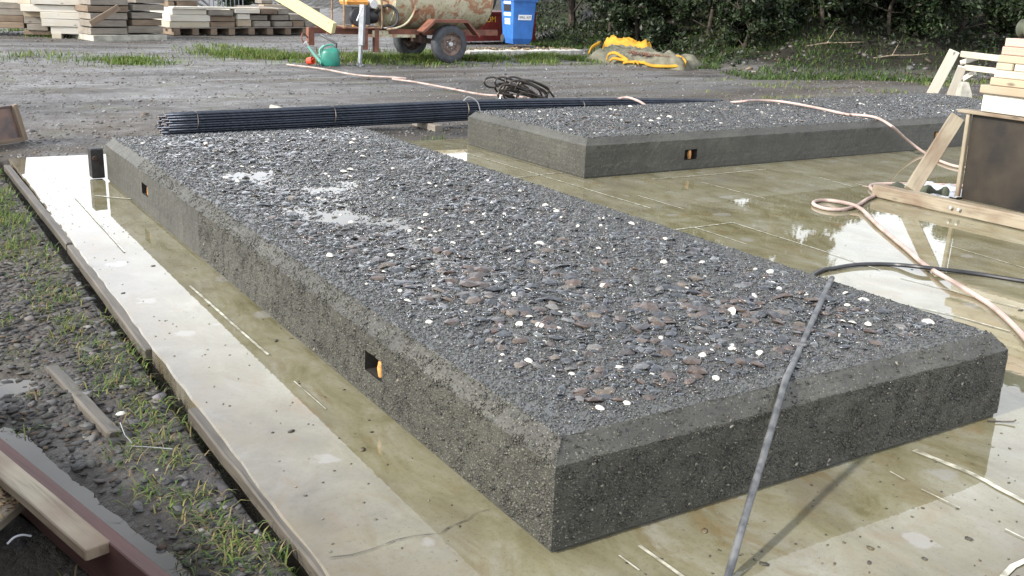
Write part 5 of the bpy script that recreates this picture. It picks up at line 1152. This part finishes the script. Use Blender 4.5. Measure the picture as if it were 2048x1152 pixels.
def band(pts, w, nm='yellow_edging', mat='tarp_yellow'):
    P = [Vector(p) for p in catmull([A + td * s + tn * q + Vector((0, 0, z)) for (s, q, z) in pts], 6)]; V = []; F = []
    for i, p in enumerate(P): V += [tuple(p + Vector((0, 0, w/2)) + tn * .01), tuple(p - Vector((0, 0, w/2)) - tn * .012)]
    for i in range(len(P)-1): F.append((2*i, 2*i+1, 2*i+3, 2*i+2))
    o = mesh_obj(nm, V, F, M[mat], TP, True); md = o.modifiers.new('thickness', 'SOLIDIFY'); md.thickness = .025; return o
band([(.02, .5, .33), (.0, .25, .24), (.06, .05, .14)], .07)
band([(.62, -.16, .06), (.66, -.17, .16), (.80, -.16, .20), (.98, -.17, .14), (1.12, -.2, .09)], .05); band([(.72, -.2, .05), (.80, -.2, .10), (.95, -.2, .09), (1.15, -.22, .08)], .05)
band([(1.05, -.24, .03), (1.18, -.24, .06), (1.5, -.24, .07), (1.55, -.25, .05)], .045); band([(1.5, -.25, .09), (1.58, -.26, .05), (1.75, -.26, .03), (2.1, -.24, .05), (2.28, -.2, .08)], .05)
band([(1.95, .0, .16), (2.05, -.05, .21), (2.2, -.08, .2), (2.32, -.12, .13), (2.33, -.15, .05)], .06); band([(1.3, -.27, .04), (1.34, -.28, .09), (1.42, -.27, .04)], .04)
heap('grey_fold', M['tarp_grey'], 1.0, 2.35, -.22, .12, lambda u, v: .10 + .09 * u, nx=30, ny=12, seed=12)
for k in range(46):
    s = 1.02 + .95 * k / 46; q = -.02 + .05 * math.sin(k * .5); z = .215 - .05 * k / 46 + .01 * (k % 2); p = A + td * s + tn * q + Vector((0, 0, z))
    mb = MB().lathe([(.026, -.006), (.034, 0), (.026, .006), (.018, 0)], 8, (0, 0, 0), 'Z', True); rt = Matrix.Rotation(k * 1.57, 3, td) @ Matrix.Diagonal((1.2, .8, 1)); mb.v = [tuple(rt @ Vector(v) + p) for v in mb.v]; mb.build('chain_link', M['chain'], TP)

# ------------------------------------------------------------------ trees and bushes on the bank
def leaves(centres, radii, per, size, rng):
    C = np.repeat(np.array(centres), per, 0); R = np.repeat(np.array(radii), per, 0); n = len(C)
    d = rng.normal(size=(n, 3)); d /= np.linalg.norm(d, axis=1)[:, None]; r = rng.random(n) ** .45
    P = C + d * (R * r[:, None])
    nrm = rng.normal(size=(n, 3)) + np.array([0, 0, .6]); nrm /= np.linalg.norm(nrm, axis=1)[:, None]
    t = np.cross(nrm, rng.normal(size=(n, 3))); t /= np.linalg.norm(t, axis=1)[:, None]; b = np.cross(nrm, t); s = size * rng.uniform(.6, 1.4, n)[:, None]
    V = np.stack([P - t * s, P - b * s * .42, P + t * s, P + b * s * .42], 1).reshape(-1, 3)
    return V, np.arange(n * 4).reshape(-1, 4), n
LEAFC = [(.013, .024, .009), (.022, .037, .013), (.034, .052, .019), (.042, .048, .026), (.028, .025, .017)]
def tree(name, label, x, y, h, cr, nclump, per, size, seed, low=.15, wts=(4, 4, 2, 1, 1), cat='tree', trunk_r=.10):
    rng = np.random.default_rng(seed); z0 = float(gz(x, y)); root = empty(name, (x, y, z0), 0, True); tag(root, label, cat, 'trees and bushes on the bank')
    P = [(0, 0, -.1), (rng.normal(0, .06), rng.normal(0, .06), h * .35), (rng.normal(0, .15), rng.normal(0, .15), h * .65), (rng.normal(0, .2), rng.normal(0, .2), h * .88)]
    pts = catmull(P, 4); mb = MB().tube(pts, [trunk_r * (1 - .85 * i / (len(pts) - 1)) for i in range(len(pts))], 8); cen = []; rad = []
    for k in range(nclump):
        a = rng.uniform(0, 6.283); zz = low + (1 - low) * rng.random() ** .85; e = math.sin(math.pi * min(1, max(.08, (zz - low) / (1 - low) * .8 + .2))) ** .6
        rr_ = cr * e * rng.uniform(.35, 1.0); c = (rr_ * math.cos(a), rr_ * math.sin(a), h * zz); cen.append(c); q = rng.uniform(.20, .42) * cr * .75; rad.append((q, q, q * .7))
        b0 = np.array(pts[min(len(pts)-1, int(len(pts) * zz * .7))])
        if k % 2 == 0: mb.tube([tuple(b0), tuple((b0 + np.array(c)) / 2 + rng.normal(0, .06, 3)), c], [trunk_r * .35, trunk_r * .2, .008], 5)
    mb.build('trunk', M['bark'], root, True)
    V, F, n = leaves(cen, rad, per, size, rng)
    o = mesh_obj('crown', V, F, M['leaf'], root, False, percol(palette(n, LEAFC, wts, .35, rng), 4)); return root
TL = [  # x, y, height, crown radius, label
    (14.6, 20.6, 5.2, 1.7, 'dark evergreen tree directly right of the blue bin'), (14.0, 18.2, 2.6, 1.3, 'low dark bush beside the right end of the white kerb'), (15.6, 17.4, 5.6, 1.9, 'tall dark tree behind the yellow tarpaulin'),
    (14.4, 15.2, 2.4, 1.3, 'rounded bush on the bank just behind the tarpaulin'), (16.2, 14.4, 5.4, 1.9, 'tall dark tree right of the tarpaulin'), (15.4, 12.9, 2.3, 1.4, 'grey green trailing bush in the middle of the bank'),
    (17.6, 13.2, 1.9, 1.7, 'dense dark bush high up at the middle of the bank'), (18.2, 11.7, 2.0, 1.4, 'hanging grey green bush left of the bare slope'), (20.6, 12.6, 1.7, 1.7, 'dark bush above the bare earth slope'),
    (21.0, 9.4, 1.6, 1.3, 'low dark bush behind the timber trestle'), (23.5, 9.8, 3.1, 1.9, 'dark tree at the far right behind the plank stack'), (19.0, 16.5, 1.6, 1.9, 'spreading bush at the back of the bank'), (17.0, 19.5, 6.2, 2.3, 'back tree behind the dark evergreen by the bin'), (22.5, 14.0, 1.8, 2.0, 'farthest bush behind the bare slope'),
    (13.6, 16.6, 1.5, 1.0, 'small dark bush at the left of the bank above the tarpaulin'), (13.9, 13.6, 1.4, 1.0, 'small bush at the bank foot right of the tarpaulin'), (16.6, 12.2, 1.7, 1.2, 'bushy thicket below the dense bush at the middle of the bank'),
    (14.9, 14.0, 2.0, 1.2, 'dense dark bush between the tarpaulin and the middle of the bank'), (17.2, 15.6, 2.8, 1.7, 'dark thicket filling the bank between the tall trees'), (19.6, 13.0, 1.7, 1.6, 'dark thicket left of the bush above the bare slope'),
    (22.2, 11.2, 1.7, 1.5, 'dark thicket above the right end of the bare slope'), (15.4, 18.8, 2.8, 1.6, 'dark thicket right of the bin under the evergreen'), (24.5, 8.0, 2.4, 1.6, 'bush half hidden behind the plank stack at the right edge')]
for i, (x, y, h, cr, lab) in enumerate(TL):
    small = h < 3
    tree('bush' if small else 'tree', lab, x, y, h, cr, 30 if small else 48, 520 if small else 480, .055 if small else .07, 100 + i, .06 if small else .16, (3, 4, 3, 1.5, .6) if i in (5, 7, 9) else (5, 4, 1.5, .8, .8), 'bush' if small else 'tree', .05 if small else .11)
tree('bush', 'green bush behind the railing at the back left', 9.0, 28.5, 2.2, 1.3, 24, 260, .09, 160, .05, (1, 3, 4, 1, .3), 'bush', .05)
n = 60000; x = RNG.uniform(12, 27, n); y = RNG.uniform(6, 25, n); d = bank_d(x, y); k = (d > .5) & (d < 8.5) & (fbm(x * .55, y * .55, 71) + RNG.uniform(-.12, .12, n) > .46) & (x * .347 + y * .938 > 16.6 + RNG.uniform(-.5, .5, n)); x, y = x[k], y[k]; n = len(x)
C3 = np.stack([x, y, gz(x, y) + RNG.random(n) ** 2 * .30 + .02], -1); V_, F_, n = leaves(C3, np.full((n, 3), .05), 2, .05, RNG)
tag(mesh_obj('undergrowth', V_, F_, M['leaf'], None, False, percol(palette(n, LEAFC, (4, 4, 2, 1, 1.5), .35), 4)), 'low dark leafy undergrowth covering the bank under the trees', 'undergrowth', kind='stuff')
# twigs and branches fallen on the bank foot
rr = random.Random(9)
for (u, v, lab) in ((1760, 118, 'dry branch lying on the bare slope left of the trestle'), (1560, 100, 'fallen forked branch on the grassy bank')):
    P0 = {1760: (16.0, 11.4), 1790: (17.0, 11.2), 1560: (14.9, 12.1), 1350: (13.5, 14.3)}[u]
    gzv = float(gz(P0[0], P0[1])); P = [(P0[0] - .5, P0[1] + .25, gzv + .03), (P0[0] - .1, P0[1] + .1, gzv + .10), (P0[0] + .25, P0[1] - .1, gzv + .12), (P0[0] + .55, P0[1] - .25, gzv + rr.uniform(.05, .3))]
    mb = MB().tube(catmull(P, 5), [.015 - .0007 * i for i in range(16)], 6); mb.tube([P[1], (P[1][0] + .3, P[1][1] + .1, P[1][2] + .25)], [.012, .004], 5); o = mb.build('fallen_branch', M['twig'], None, True); tag(o, lab, 'branch', 'fallen branches on the bank')
q = (17.638, 13.178, 1.214); o = mesh_obj('litter', [(q[0] + dx, q[1] + dy, float(gz(q[0], q[1])) + dz) for (dx, dy, dz) in ((-.15, 0, .05), (.1, -.1, .03), (.17, .08, .1), (-.05, .12, .2), (.02, .0, .24))], [(0, 1, 4), (1, 2, 4), (2, 3, 4), (3, 0, 4)], M['bluelitter']); tag(o, 'crumpled blue litter lying high on the bank', 'litter')
# rubble and clods on the bare slope
n = 2600; x = RNG.uniform(12, 24, n); y = RNG.uniform(7.5, 16, n); d = bank_d(x, y); k = (d > -.35) & (d < 2.6) & (fbm(x * .7, y * .7, 91) > .44); x, y = x[k], y[k]; n = len(x); sz = RNG.lognormal(math.log(.026), .5, n).clip(.010, .09)
V_, F_ = scatter(ico(), np.stack([x, y, gz(x, y) + sz * .2], -1), np.stack([sz * 1.2, sz, sz * .6], -1), .3, .3)
tag(mesh_obj('bank_rubble', V_, F_, M['gravel'], None, False, percol(palette(n, [(.04, .037, .034), (.075, .072, .068), (.13, .125, .12), (.05, .038, .026), (.18, .145, .10)], [4, 3, 1.2, 3, .5]), 12)), 'dark clods and rubble along the foot of the bank', 'rubble', kind='stuff')
